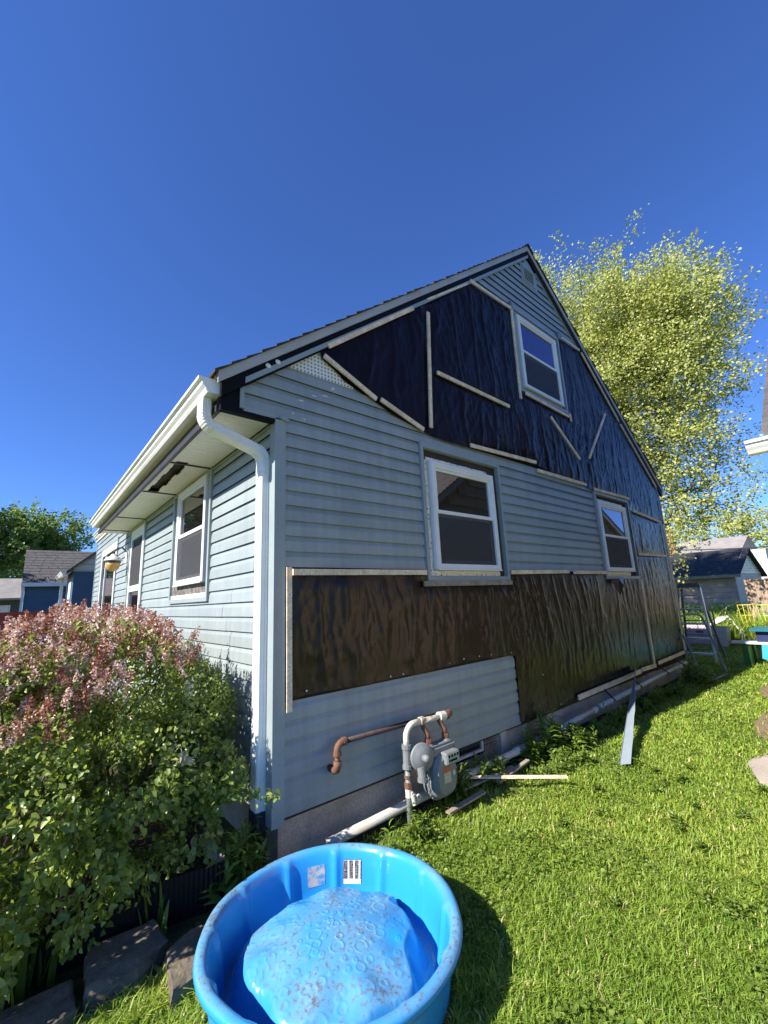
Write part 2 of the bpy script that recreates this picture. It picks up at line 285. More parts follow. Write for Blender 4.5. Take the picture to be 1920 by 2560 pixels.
# ------------------------------------------------------------------ mesh helpers
class MB:
    def __init__(s): s.v = []; s.f = []
    def quadbox(s, p):                       # 8 points: bottom 4, top 4
        b = len(s.v); s.v += [tuple(q) for q in p]
        s.f += [tuple(b+i for i in q) for q in ((0,3,2,1),(4,5,6,7),(0,1,5,4),(1,2,6,5),(2,3,7,6),(3,0,4,7))]
        return s
    def box(s, x0, x1, y0, y1, z0, z1):
        return s.quadbox([(x0,y0,z0),(x1,y0,z0),(x1,y1,z0),(x0,y1,z0),(x0,y0,z1),(x1,y0,z1),(x1,y1,z1),(x0,y1,z1)])
    def bar(s, a, b, w, t, upv=(0,0,1)):     # straight bar from a to b, w across, t along upv-ish
        a = Vector(a); b = Vector(b); d = (b-a).normalized(); u = Vector(upv); sd = d.cross(u).normalized(); u = sd.cross(d)
        sd = sd*w/2; u = u*t/2
        return s.quadbox([a-sd-u, a+sd-u, b+sd-u, b-sd-u, a-sd+u, a+sd+u, b+sd+u, b-sd+u])
    def tube(s, pts, r, seg=10, cap=True):
        pts = [Vector(p) for p in pts]; n = len(pts); rs = r if isinstance(r, (list, tuple)) else [r]*n
        t0 = (pts[1]-pts[0]).normalized(); ref = Vector((0,0,1)) if abs(t0.z) < 0.9 else Vector((1,0,0))
        nrm = t0.cross(ref).normalized(); base = len(s.v)
        for i, p in enumerate(pts):
            t = (pts[min(i+1,n-1)]-pts[max(i-1,0)]).normalized()
            nrm = (nrm - t*nrm.dot(t)).normalized(); bi = t.cross(nrm)
            for k in range(seg):
                a = 2*PI*k/seg; s.v.append(tuple(p + (nrm*math.cos(a)+bi*math.sin(a))*rs[i]))
        for i in range(n-1):
            for k in range(seg):
                k2 = (k+1) % seg; s.f.append((base+i*seg+k, base+i*seg+k2, base+(i+1)*seg+k2, base+(i+1)*seg+k))
        if cap:
            s.f.append(tuple(base+k for k in range(seg))[::-1]); s.f.append(tuple(base+(n-1)*seg+k for k in range(seg)))
        return s
    def lathe(s, prof, org, axis=(0,0,1), seg=24, cap=True):   # prof: (radius, height)
        ax = Vector(axis).normalized(); ref = Vector((1,0,0)) if abs(ax.x) < 0.9 else Vector((0,1,0))
        u = ax.cross(ref).normalized(); w = ax.cross(u); o = Vector(org); base = len(s.v)
        for r, h in prof:
            for k in range(seg):
                a = 2*PI*k/seg; s.v.append(tuple(o+ax*h+(u*math.cos(a)+w*math.sin(a))*r))
        for i in range(len(prof)-1):
            for k in range(seg):
                k2 = (k+1) % seg; s.f.append((base+i*seg+k, base+i*seg+k2, base+(i+1)*seg+k2, base+(i+1)*seg+k))
        if cap:
            s.f.append(tuple(base+k for k in range(seg))[::-1]); s.f.append(tuple(base+(len(prof)-1)*seg+k for k in range(seg)))
        return s
    def prism(s, poly, f0, f1):              # poly list of 2-D points, f0/f1 map a point to 3-D
        b = len(s.v); n = len(poly)
        s.v += [tuple(f0(p)) for p in poly] + [tuple(f1(p)) for p in poly]
        for t in tessellate_polygon([[Vector((p[0], p[1], 0)) for p in poly]]):
            s.f.append(tuple(b+i for i in t)); s.f.append(tuple(b+n+i for i in t[::-1]))
        for i in range(n):
            j = (i+1) % n; s.f.append((b+i, b+j, b+n+j, b+n+i))
        return s

def link(name, me, mt, parent=None, smooth=False):
    if mt is not None and not me.materials: me.materials.append(mt)
    o = bpy.data.objects.new(name, me); COL.objects.link(o)
    if parent is not None:
        o.parent = parent
        if parent.type == 'EMPTY': o.matrix_parent_inverse = Matrix.Translation(-parent.location)
    if smooth: me.polygons.foreach_set('use_smooth', [True]*len(me.polygons))
    return o
def ob(name, mb, mt, parent=None, smooth=False):
    me = bpy.data.meshes.new(name); me.from_pydata(mb.v, [], mb.f); me.update()
    bm = bmesh.new(); bm.from_mesh(me); bmesh.ops.recalc_face_normals(bm, faces=bm.faces); bm.to_mesh(me); bm.free()
    return link(name, me, MT[mt] if isinstance(mt, str) else mt, parent, smooth)
def npmesh(name, V, F, mt, parent=None, tint=None, smooth=False):    # V (n,3), F (m,k) arrays
    me = bpy.data.meshes.new(name); n, k = len(F), F.shape[1]
    me.vertices.add(len(V)); me.vertices.foreach_set('co', np.asarray(V, np.float32).ravel())
    me.loops.add(n*k); me.loops.foreach_set('vertex_index', F.astype(np.int32).ravel())
    me.polygons.add(n); me.polygons.foreach_set('loop_start', np.arange(0, n*k, k, dtype=np.int32))
    me.update(calc_edges=True); me.validate()
    if tint is not None:
        a = me.attributes.new('tint', 'FLOAT', 'POINT'); a.data.foreach_set('value', np.asarray(tint, np.float32))
    return link(name, me, MT[mt] if isinstance(mt, str) else mt, parent, smooth)
def thing(name, label, cat, loc=(0,0,0), group=None):
    o = bpy.data.objects.new(name, None); COL.objects.link(o); o.location = loc; o.empty_display_size = 0.2
    o['label'] = label; o['category'] = cat
    if group: o['group'] = group
    return o
def tag(o, label, cat, group=None):
    o['label'] = label; o['category'] = cat
    if group: o['group'] = group
    return o
def struct(o, kind='structure'): o['kind'] = kind; return o

G = lambda u, z, d: (u, -d, z)         # gable wall: along x, d outwards (towards -y)
Fr = lambda u, z, d: (-d, u, z)        # front wall: along y, d outwards (towards -x)
def wbox(mb, T, u0, u1, z0, z1, d0, d1):
    return mb.quadbox([T(u0,z0,d0),T(u1,z0,d0),T(u1,z0,d1),T(u0,z0,d1),T(u0,z1,d0),T(u1,z1,d0),T(u1,z1,d1),T(u0,z1,d1)])
def ring(mb, T, u0, u1, z0, z1, wl, wr, wb, wt, d0, d1):
    wbox(mb, T, u0, u1, z0, z0+wb, d0, d1); wbox(mb, T, u0, u1, z1-wt, z1, d0, d1)
    wbox(mb, T, u0, u0+wl, z0+wb, z1-wt, d0, d1); wbox(mb, T, u1-wr, u1, z0+wb, z1-wt, d0, d1)
    return mb

# ================================================================== THE SETTING
def ground_mat():
    m = bpy.data.materials.new('ground'); m.use_nodes = True; N = m.node_tree.nodes; L = m.node_tree.links
    b = N['Principled BSDF']; b.inputs['Roughness'].default_value = 1; b.inputs['Specular IOR Level'].default_value = 0.1
    tc = N.new('ShaderNodeTexCoord')
    n = N.new('ShaderNodeTexNoise'); n.inputs['Scale'].default_value = 3; n.inputs['Detail'].default_value = 8; n.inputs['Roughness'].default_value = 0.7; L.new(tc.outputs['Object'], n.inputs['Vector'])
    r = N.new('ShaderNodeValToRGB'); e = r.color_ramp.elements
    e[0].position = 0.35; e[0].color = (0.10, 0.15, 0.03, 1); e[1].position = 0.7; e[1].color = (0.20, 0.20, 0.08, 1)
    L.new(n.outputs[0], r.inputs[0])
    out = r.outputs[0]
    # bare earth patches worn into the lawn, and the planting bed by the front wall
    for (cx, cy, sx, sy, c) in ((5.7, -1.68, 1.0, .28, (0.24, 0.18, 0.12)), (7.75, -1.36, 0.8, .22, (0.24, 0.18, 0.12)), (-0.9, 1.6, .95, 1.75, (0.030, 0.022, 0.016)), (4.2, -0.02, 4.6, .30, (0.045, 0.034, 0.024))):
        sp = N.new('ShaderNodeVectorMath'); sp.operation = 'SUBTRACT'; sp.inputs[1].default_value = (cx, cy, 0); L.new(tc.outputs['Object'], sp.inputs[0])
        dv = N.new('ShaderNodeVectorMath'); dv.operation = 'DIVIDE'; dv.inputs[1].default_value = (sx, sy, 1); L.new(sp.outputs[0], dv.inputs[0])
        ln = N.new('ShaderNodeVectorMath'); ln.operation = 'LENGTH'; L.new(dv.outputs[0], ln.inputs[0])
        ad = N.new('ShaderNodeMath'); ad.operation = 'MULTIPLY_ADD'; ad.inputs[1].default_value = 0.7; L.new(n.outputs[0], ad.inputs[0]); L.new(ln.outputs['Value'], ad.inputs[2])
        mr = N.new('ShaderNodeMapRange'); mr.inputs[1].default_value = 1.2; mr.inputs[2].default_value = 1.5; mr.inputs[3].default_value = 1; mr.inputs[4].default_value = 0; L.new(ad.outputs[0], mr.inputs[0])
        mx = N.new('ShaderNodeMix'); mx.data_type = 'RGBA'; mx.inputs[7].default_value = (*c, 1); L.new(mr.outputs[0], mx.inputs[0]); L.new(out, mx.inputs[6]); out = mx.outputs[2]
    L.new(out, b.inputs['Base Color'])
    n2 = N.new('ShaderNodeTexNoise'); n2.inputs['Scale'].default_value = 45; n2.inputs['Detail'].default_value = 5; L.new(tc.outputs['Object'], n2.inputs['Vector'])
    bp = N.new('ShaderNodeBump'); bp.inputs['Strength'].default_value = 0.8; bp.inputs['Distance'].default_value = 0.02; L.new(n2.outputs[0], bp.inputs['Height']); L.new(bp.outputs[0], b.inputs['Normal'])
    return m
GZ = -0.10
gm = MB(); gm.v = [(-300,-300,GZ),(400,-300,GZ),(400,400,GZ),(-300,400,GZ)]; gm.f = [(0,1,2,3)]
struct(ob('ground', gm, ground_mat()))
sp = [(3.50,-1.78),(3.95,-1.62),(4.51,-1.74),(5.0,-2.27),(3.9,-2.75),(3.28,-2.16)]
struct(ob('paving_slab', MB().prism(sp, lambda p: (p[0],p[1],GZ-.05), lambda p: (p[0],p[1],GZ+.022)), 'slab'))

# ================================================================== THE HOUSE
LAP = 0.1143; Z0 = 0.2025
HOUSE = thing('house', 'blue-grey sided house with steep gable partly covered in dark tarps', 'house', (4.2, 5, 0))
zL = lambda x: 3.145 + 0.806*(x+0.484)      # roof top line in the gable plane
zR = lambda x: 6.915 - 0.742*(x-4.2)
# structural wall
core = MB()
poly = [(0.03,0.17),(8.5,0.17),(8.5,3.38),(4.2,6.60),(0.03,3.30)]
core.prism(poly, lambda p: (p[0], 0.022, p[1]), lambda p: (p[0], 6.0, p[1]))
core.prism([(0.03,0.17),(8.5,0.17),(8.5,3.38),(4.2,6.60),(0.03,3.36)], lambda p: (p[0], 6.0, p[1]), lambda p: (p[0], 9.95, p[1]))
core.prism([(-0.40,2.94),(0.03,2.94),(0.03,3.30),(-0.28,3.10)], lambda p: (p[0], 0.022, p[1]), lambda p: (p[0], 0.06, p[1]))
WALL = ob('wall', core, 'sheathing', HOUSE)
fo = MB(); fo.box(0.05,1.76,0.04,0.3,-0.3,0.19); fo.box(2.42,8.45,0.04,0.3,-0.3,0.19); fo.box(0.05,0.3,0.3,9.9,-0.3,0.19); fo.box(1.76,2.42,0.04,0.3,-0.3,-0.12)
fo.box(2.44,2.54,0.0,0.04,-0.3,0.185); fo.box(4.9,5.35,0.005,0.04,-0.3,0.18); fo.box(6.5,6.85,0.005,0.04,-0.3,0.18)
FOUND = ob('foundation', fo, 'concrete', HOUSE)

PROF = [(0.000,0.026),(0.014,0.012),(0.0185,0.001),(0.0195,0.0),(0.0165,0.074),(0.0060,0.096),(0.0010,0.1185)]
def plank(T, n, u0, u1, u0t=None, u1t=None, jit=0.0012, parent=WALL):
    zb = Z0+n*LAP; u0t = u0 if u0t is None else u0t; u1t = u1 if u1t is None else u1t
    k = max(1, int(round((u1-u0)/0.55))); mb = MB(); m_ = len(PROF)
    rs = random.Random(int(n*131+u0*977)); j = [rs.uniform(-jit, jit) for _ in range(k+1)]; jz = [rs.uniform(-jit, jit) for _ in range(k+1)]
    for i in range(k+1):
        f = i/k
        for d, h in PROF:
            tt = min(1, max(0, h/LAP)); a = u0+(u0t-u0)*tt; b = u1+(u1t-u1)*tt
            mb.v.append(T(a+(b-a)*f, zb+h+jz[i]*(1 if h < .1 else 0), d+(j[i] if .01 < d and h < 0.1 else 0)))
    for i in range(k):
        for q in range(m_-1): mb.f.append((i*m_+q, (i+1)*m_+q, (i+1)*m_+q+1, i*m_+q+1))
    mb.f.append(tuple(range(m_))); mb.f.append(tuple(k*m_+q for q in range(m_))[::-1])
    return ob('siding_plank', mb, 'siding', parent)
xl = lambda z: -0.273+(z-3.159)/0.8
xr = lambda z: 4.213+(6.776-z)/0.775
# gable wall
for n in range(0, 6): plank(G, n, 0.062, 2.786 - 0.006*(n % 2))
for n in range(14, 28):
    zb = Z0+n*LAP; zt = zb+LAP
    if zb < 2.93: L0 = L1 = 0.062
    elif zt < 3.2: L0 = L1 = -0.285
    else: L0, L1 = max(-0.285, xl(zb)-0.03), xl(zt)-0.03
    if n <= 24:
        plank(G, n, L0, 1.53); plank(G, n, 2.80, 5.37)
    elif n == 25: plank(G, n, L0, 5.38, L1, 5.38)
    elif n == 26: plank(G, n, L0, 1.9, L1, 1.8)
    else: plank(G, n, L0, 1.25, L1, 0.75)
for n in range(46, 57):
    zb = Z0+n*LAP; zt = zb+LAP
    a, b, a2, b2 = xl(zb)-0.04, xr(zb)+0.04, xl(zt)-0.04, xr(zt)+0.04
    if a2 < b2: plank(G, n, a, b, a2, b2)
# front wall
for n in range(0, 28):
    if n == 0: spans = [(0.062, 4.30), (5.50, 9.96)]
    elif Z0+n*LAP < 0.9: spans = [(0.062, .95), (.95, 2.9), (2.9, 4.30), (5.50, 9.96)] if n % 2 else [(0.062, 2.2), (2.2, 4.30), (5.50, 9.96)]
    elif Z0+n*LAP < 1.58: spans = [(0.062, 0.78+.1*(n % 3)), (0.78+.1*(n % 3), 4.30), (5.50, 6.74), (8.95, 9.96)]
    elif n <= 14: spans = [(0.062, 0.33), (0.33, 1.36), (2.68, 4.30), (5.50, 6.74), (8.95, 9.96)]
    elif n <= 23: spans = [(0.062, 1.36), (2.68, 4.30), (5.50, 6.74), (8.95, 9.96)]
    else: spans = [(6.03, 9.96)]
    for i, (a, b) in enumerate(spans): plank(Fr, n, a+0.0015, b-0.0015, jit=0.0016)
# corner posts
cp = MB(); wbox(cp, G, -0.026, 0.062, 0.165, 2.925, 0.0, 0.026); wbox(cp, Fr, 0.0, 0.062, 0.165, 2.915, 0.0, 0.026)
ob('corner_post', cp, 'trim', WALL)
cp = MB(); wbox(cp, G, 8.50, 8.565, 0.2, 3.36, -0.03, 0.026); wbox(cp, G, 8.44, 8.50, 0.2, 3.36, 0.0, 0.022); ob('corner_post', cp, 'trimdark', WALL)
cp = MB(); wbox(cp, Fr, 9.94, 10.0, 0.2, 3.36, 0, 0.026); ob('corner_post', cp, 'trim', WALL)
# paint scrapes on the siding
for (x, z, w, h) in ((0.50,3.325,.022,.018),(0.42,3.235,.035,.012),(0.318,3.205,.03,.008),(0.202,3.13,.03,.008),(0.227,2.972,.012,.012),(0.125,3.0,.01,.01)):
    nseg = 9; pl = [(x+w*math.cos(2*PI*k/nseg)*random.uniform(.6,1.1)+.3*h*math.sin(2*PI*k/nseg), z+h*math.sin(2*PI*k/nseg)*random.uniform(.6,1.1)) for k in range(nseg)]
    zz = ((z-Z0) % LAP)/LAP
    ob('paint_scrape', MB().prism(pl, lambda p: G(p[0], p[1], 0.010), lambda p: G(p[0], p[1], 0.0195)), 'palesiding', WALL)
# exposed foam board in the torn corner
fb = [(0.05,3.40),(0.75,3.40),(0.62,3.45),(0.43,3.64),(0.38,3.66)]
ob('foam_board', MB().prism(fb, lambda p: G(p[0],p[1],-0.01), lambda p: G(p[0],p[1],0.010)), 'foamdots', WALL)
mb = MB(); wbox(mb, G, 0.03, 0.72, 3.392, 3.412, 0.004, 0.014); ob('starter_strip', mb, 'foamdots', WALL)

# roof
RF = MB()
sl_ = lambda f, z, o: (f, z-o)
RF.prism([(-0.47,zL(-0.47)-0.015),(4.2,zL(4.2)-0.015),(4.2,zL(4.2)-0.06),(-0.47,zL(-0.47)-0.05)], lambda p: (p[0],-0.052,p[1]), lambda p: (p[0],6.03,p[1]))
RF.prism([(-0.10,zL(-0.10)-0.015),(4.2,zL(4.2)-0.015),(4.2,zL(4.2)-0.06),(-0.10,zL(-0.10)-0.05)], lambda p: (p[0],6.03,p[1]), lambda p: (p[0],10.1,p[1]))
RF.prism([(4.2,zR(4.2)-0.015),(8.70,zR(8.70)-0.015),(8.70,zR(8.70)-0.05),(4.2,zR(4.2)-0.06)], lambda p: (p[0],-0.052,p[1]), lambda p: (p[0],10.1,p[1]))
ROOF = ob('roof', RF, 'oldwood', HOUSE)
def course(xa, xb, zf, y0, y1):
    mb = MB(); dz = 0.006+random.uniform(0,.004)
    p = [(xa, zf(xa)-0.014), (xb, zf(xb)-0.014), (xb, zf(xb)-0.009), (xa, zf(xa)+dz)]
    mb.prism(p, lambda q: (q[0], y0, q[1]), lambda q: (q[0], y1, q[1])); return ob('shingle_course', mb, 'shingle', ROOF)
n_ = 42
for i in range(n_):
    x0 = -0.50+4.70*i/n_; x1 = -0.50+4.70*(i+1)/n_+0.01
    course(x0, x1, zL, -0.082+random.uniform(-.012,.012), 6.04 if x0 < -0.1 else 10.1)
    x0 = 8.72-4.52*i/n_; x1 = 8.72-4.52*(i+1)/n_-0.01
    course(x0, x1, zR, -0.082+random.uniform(-.012,.012), 10.1)
mb = MB(); mb.prism([(4.06,zL(4.06)+.012),(4.2,zL(4.2)+.018),(4.34,zR(4.34)+.012),(4.34,zR(4.34)),(4.2,zL(4.2)+.004),(4.06,zL(4.06))], lambda p: (p[0],-0.09,p[1]), lambda p: (p[0],10.1,p[1])); ob('ridge_cap', mb, 'shingle', ROOF)
def rake(name, zf, xa, xb, o0, o1, y0, y1, mt):
    mb = MB(); mb.prism([(xa,zf(xa)-o0),(xb,zf(xb)-o0),(xb,zf(xb)-o1),(xa,zf(xa)-o1)], lambda p: (p[0],y0,p[1]), lambda p: (p[0],y1,p[1])); return ob(name, mb, mt, ROOF)
rake('rake_board', zL, -0.47, 4.199, 0.010, 0.100, -0.066, -0.053, 'fascia')
rake('rake_board', zR, 4.201, 8.70, 0.010, 0.095, -0.066, -0.053, 'fascia')
rake('rake_backing', zL, -0.44, 4.199, 0.055, 0.215, -0.050, -0.014, 'black')
rake('rake_backing', zR, 4.201, 8.66, 0.055, 0.215, -0.050, -0.014, 'black')
mb = MB(); mb.prism([(-0.273,3.115),(-0.273,3.163),(4.20,6.742),(4.20,6.695)], lambda p: G(p[0],p[1],0.010), lambda p: G(p[0],p[1],0.056)); ob('rake_trim', mb, 'trim', WALL)
mb = MB(); mb.prism([(4.205,6.742),(4.205,6.70),(5.60,5.64),(5.60,5.69)], lambda p: G(p[0],p[1],0.010), lambda p: G(p[0],p[1],0.040)); ob('rake_trim', mb, 'trim', WALL)
mb = MB(); mb.prism([(5.60,5.69),(5.60,5.66),(8.45,3.48),(8.45,3.52)], lambda p: G(p[0],p[1],0.012), lambda p: G(p[0],p[1],0.040)); ob('rake_trim', mb, 'trimdark', WALL)
for x, z in ((-.10,3.315),(-.02,3.375)):
    mb = MB(); mb.lathe([(0.001,-.006),(0.02,-.004),(0.024,.004),(0.012,.012),(0.001,.014)], G(x,z,0.05), (0,-1,0.2), 10); ob('caulk_blob', mb, 'white', WALL, True)
# cornice end
mb = MB(); mb.box(-0.432,-0.29,-0.020,0.02,2.915,3.125); ob('cornice_end', mb, 'black', ROOF)
mb = MB(); mb.box(-0.30,-0.268,-0.030,0.0,2.93,3.17); mb.box(-0.268,0.02,-0.026,0.0,2.915,2.95); ob('cornice_trim', mb, 'trim', WALL)
mb = MB(); mb.box(-0.43,0.0,-0.022,0.03,2.885,2.914); ob('soffit_channel', mb, 'black', ROOF)
mb = MB(); mb.prism([(0.0,2.925),(0.062,2.905),(0.088,2.922),(0.03,2.948)], lambda p: G(p[0],p[1],0.02), lambda p: G(p[0],p[1],0.045)); ob('trim_tab', mb, 'trim', WALL)
# eaves: fascia, soffit boards, gutter, downspout
mb = MB(); mb.box(-0.432,-0.415,0.03,6.0,2.885,3.09); mb.box(-0.445,-0.432,0.03,6.0,2.885,2.935); ob('fascia_board', mb, 'charcoal', ROOF)
mb = MB(); mb.box(-0.40,0.0,1.3,2.7,2.955,2.965); ob('soffit_backing', mb, 'sheathing', ROOF)
y = 0.032; k = 0
while y < 5.97:
    y1 = min(y+0.163, 5.98); w = []
    if 1.38 < y+0.08 < 2.62:
        e = 0.012*math.sin(k*2.1); w = [(-0.413,-0.355+e*.6),(-0.245+e,-0.002)]
    else: w = [(-0.413,-0.002)]
    for a, b in w:
        mb = MB(); mb.prism([(y,2.913),(y+.004,2.905),(y+.072,2.905),(y+.076,2.911),(y+.080,2.905),(y1-.004,2.905),(y1,2.911),(y1,2.917),(y,2.917)], lambda p: (a,p[0],p[1]), lambda p: (b,p[0],p[1]))
        ob('soffit_panel', mb, 'soffit', ROOF)
    y = y1; k += 1
for yy in (1.385, 2.62, 4.36, 5.62):
    mb = MB(); mb.box(-0.413,0.0,yy-.010,yy+.010,2.893,2.9035); ob('soffit_channel', mb, 'charcoal', ROOF)
for ya, yb in ((0.07,1.36),(2.71,4.3)):
    mb = MB(); mb.box(-0.03,-0.006,ya,yb,2.875,2.904); ob('frieze_channel', mb, 'trim', WALL)
for ya, yb in ((0.07,1.36),(2.71,4.3)):
    mb = MB(); mb.box(-0.034,-0.019,ya,yb,2.8955,2.9065); ob('frieze_gap', mb, 'black', WALL)
def gutter(y0, y1, x, z, sgn=1, name='gutter'):
    P = [(0,.105),(0,0),(.085,0),(.098,.018),(.100,.030),(.122,.052),(.128,.080),(.148,.086),(.150,.105),(.142,.105),(.140,.093),(.120,.086),(.110,.058),(.088,.034),(.080,.008),(.006,.008),(.006,.105)]
    mb = MB(); mb.prism([(x-sgn*a, z+b) for a, b in P], lambda p: (p[0],y0,p[1]), lambda p: (p[0],y1,p[1]))
    O = [(0,.103),(0,0),(.085,0),(.098,.018),(.100,.030),(.122,.052),(.128,.080),(.148,.086),(.150,.103)]
    g = ob(name, mb, 'gutter', ROOF)
    for ya, yb in ((y0-.004, y0+.002), (y1-.002, y1+.004)):
        e = MB(); e.prism([(x-sgn*a, z+b) for a, b in O], lambda p: (p[0],ya,p[1]), lambda p: (p[0],yb,p[1])); ob('end_cap', e, 'gutter', g)
    return g
gutter(-0.012, 6.05, -0.434, 2.99)
gutter(6.08, 10.12, 0.02, 3.36, name='gutter')
gutter(-0.05, 10.1, 8.70, 3.44, -1, name='gutter')
mb = MB(); mb.box(-0.02,0.0,6.03,10.0,3.30,3.42); ob('fascia_board', mb, 'fascia', ROOF)
mb = MB(); mb.box(-0.05,0.02,6.03,10.0,3.27,3.30); ob('soffit_panel', mb, 'soffit', ROOF)
# downspout, ribbed rectangular pipe with two elbows
def rectpipe(path, w, t, wd, rib=0.0):   # wd: constant width direction
    W = Vector(wd); mb = MB(); pts = [Vector(p) for p in path]; n = len(pts)
    sec = [(-.5,-.38),(-.4,-.5),(-.2,-.5),(-.16,-.44),(-.1,-.5),(.1,-.5),(.16,-.44),(.2,-.5),(.4,-.5),(.5,-.38),(.5,-.1),(.46,-.05),(.46,.05),(.5,.1),(.5,.38),(.4,.5),(-.4,.5),(-.5,.38),(-.5,.1),(-.46,.05),(-.46,-.05),(-.5,-.1)]
    m_ = len(sec)
    for i, p in enumerate(pts):
        tt = (pts[min(i+1,n-1)]-pts[max(i-1,0)]).normalized(); q = tt.cross(W).normalized()
        s = 1+(rib if i % 2 else 0)
        for a, b in sec: mb.v.append(tuple(p+W*a*w*s+q*b*t*s))
    for i in range(n-1):
        for k in range(m_): k2 = (k+1) % m_; mb.f.append((i*m_+k, i*m_+k2, (i+1)*m_+k2, (i+1)*m_+k))
    mb.f.append(tuple(range(m_))); mb.f.append(tuple((n-1)*m_+k for k in range(m_)))
    return mb
def arc(c, r, a0, a1, n, y): return [(c[0]+r*math.cos(math.radians(a0+(a1-a0)*i/n)), y, c[1]+r*math.sin(math.radians(a0+(a1-a0)*i/n))) for i in range(n+1)]
yd = 0.118
e1 = [(-0.497,yd,2.992),(-0.497,yd,2.93)] + arc((-0.41,2.875), 0.088, 178, 252, 14, yd)
DS = ob('downspout', rectpipe([(-0.052,yd,2.53),(-0.052,yd,0.24)], 0.100, 0.074, (0,1,0)), 'white', HOUSE)
ob('elbow', rectpipe(e1, 0.098, 0.072, (0,1,0), 0.05), 'gutter', DS)
p0 = e1[-1]
e2 = arc((-0.155,2.595), 0.105, 66, 0, 14, yd) + [(-0.050,yd,2.51)]
ob('offset_pipe', rectpipe([p0, ((p0[0]+e2[0][0])/2, yd, (p0[2]+e2[0][2])/2), e2[0]], 0.100, 0.074, (0,1,0)), 'gutter', DS)
ob('elbow', rectpipe(e2, 0.103, 0.078, (0,1,0), 0.05), 'gutter', DS)
ob('collar', rectpipe([(-0.052,yd,0.62),(-0.052,yd,0.52)], 0.106, 0.080, (0,1,0)), 'white', DS)
mb = rectpipe([(-0.052,yd,0.25),(-0.052,yd,0.14)], 0.112, 0.085, (0,1,0)); ob('adapter', mb, 'charcoal', DS)

# ---- windows
def window(T, u0, u1, z0, z1, zm, tr, gl_u='glass', gl_l='glass', name='window', foil=(), fw_=0.062, trim='trim', blind=False):
    # tr = (u0,u1,z0,z1) outer rectangle of the trim ring round the opening
    bk = MB(); wbox(bk, T, tr[0]+.02, tr[1]-.02, tr[2]+.02, tr[3]-.02, -0.018, -0.004); W = ob(name, bk, 'sheathing', HOUSE)
    f = MB(); ring(f, T, u0, u1, z0, z1, fw_, fw_, 0.05, fw_, 0.0, 0.050); ring(f, T, u0+.012, u1-.012, z0+.012, z1-.012, .02, .02, .02, .02, 0.050, 0.058); ob('frame', f, 'white', W)
    t = MB(); ring(t, T, tr[0], tr[1], tr[2], tr[3], .042, .042, .042, .042, 0.002, 0.040); ob('casing', t, trim, W)
    t = MB(); ring(t, T, tr[0]+.042, tr[1]-.042, tr[2]+.042, tr[3]-.042, .006, .006, .006, .006, -0.004, 0.018); ob('casing_return', t, trim, W)
    a, b, c, d = u0+fw_, u1-fw_, z0+.05, z1-fw_
    s = MB(); ring(s, T, a, b, zm-.018, d, .028, .028, .036, .028, 0.010, 0.036); ob('upper_sash', s, 'white', W)
    s = MB(); ring(s, T, a, b, c, zm-.020, .030, .030, .040, .028, 0.002, 0.016); ob('lower_sash', s, 'white', W)
    p = MB(); wbox(p, T, a+.028, b-.028, zm+.018, d-.028, 0.014, 0.020); ob('upper_pane', p, gl_u, W)
    p = MB(); wbox(p, T, a+.030, b-.030, c+.04, zm-.048, 0.003, 0.008); ob('lower_pane', p, gl_l, W)
    p = MB(); wbox(p, T, a+.002, b-.002, c+.002, zm-.022, 0.0295, 0.0305); ob('insect_screen', p, 'screen', W)
    sil = MB(); wbox(sil, T, u0+.01, u1-.01, z0-.012, z0, 0.0, 0.066); ob('sill', sil, 'white', W)
    for (q0, q1, r0, r1) in foil:
        k = 14; mbf = MB(); nu = max(2, int((q1-q0)/.03)); nz = max(2, int((r1-r0)/.03))
        for i in range(nu+1):
            for j in range(nz+1):
                uu = q0+(q1-q0)*i/nu; zz = r0+(r1-r0)*j/nz
                mbf.v.append(T(uu, zz, 0.008+0.010*noise.noise((uu*25, zz*25, u0))))
        for i in range(nu):
            for j in range(nz): mbf.f.append((i*(nz+1)+j, (i+1)*(nz+1)+j, (i+1)*(nz+1)+j+1, i*(nz+1)+j+1))
        ob('foil_strip', mbf, 'foil', W)
    return W
window(G, 1.628, 2.668, 1.806, 2.885, 2.375, (1.508,2.835,1.692,3.055), gl_u='glass', gl_l='glass', foil=((1.556,1.625,1.742,2.90),(1.556,2.69,1.742,1.792),(1.60,2.62,2.892,2.93)))
window(G, 5.465, 6.525, 1.828, 2.925, 2.385, (5.385,6.745,1.700,3.080), gl_u='glassblue', gl_l='glassblue', foil=((5.50,6.42,1.745,1.812),(5.48,6.5,2.94,2.97)))
window(G, 3.655, 4.745, 4.330, 5.460, 4.915, (3.545,4.885,4.245,5.565), gl_u='glassviolet', gl_l='glassviolet')
for x0, x1, z0, z1 in ((3.50,3.56,5.50,5.62),(4.86,4.95,5.55,5.70)):
    mb = MB(); mb.prism([(x0,z0),(x1,z0+.01),(x1-.01,z1),(x0+.012,z1-.02)], lambda p: G(p[0],p[1],0.02), lambda p: G(p[0],p[1],0.055)); ob('bent_trim', mb, 'trimdark', WALL)
window(Fr, 1.462, 2.470, 1.795, 2.868, 2.345, (1.345,2.700,1.60,2.90), gl_l='glass')
mb = MB(); wbox(mb, Fr, 1.39, 2.66, 1.643, 1.685, 0.0, 0.024); ob('bare_sill', mb, 'palesiding', WALL)
mb = MB(); wbox(mb, Fr, 1.39, 2.66, 1.686, 1.79, 0.0, 0.014); ob('bare_sheathing', mb, mat('bare_board', (.20,.18,.16), .8, .3, 14, .4, 40, col2=(.05,.045,.04), det_noise=.2), WALL)
mb = MB(); wbox(mb, Fr, 2.49, 2.65, 1.70, 2.85, 0.0, 0.012); ob('bare_jamb', mb, MT['alu'], WALL)
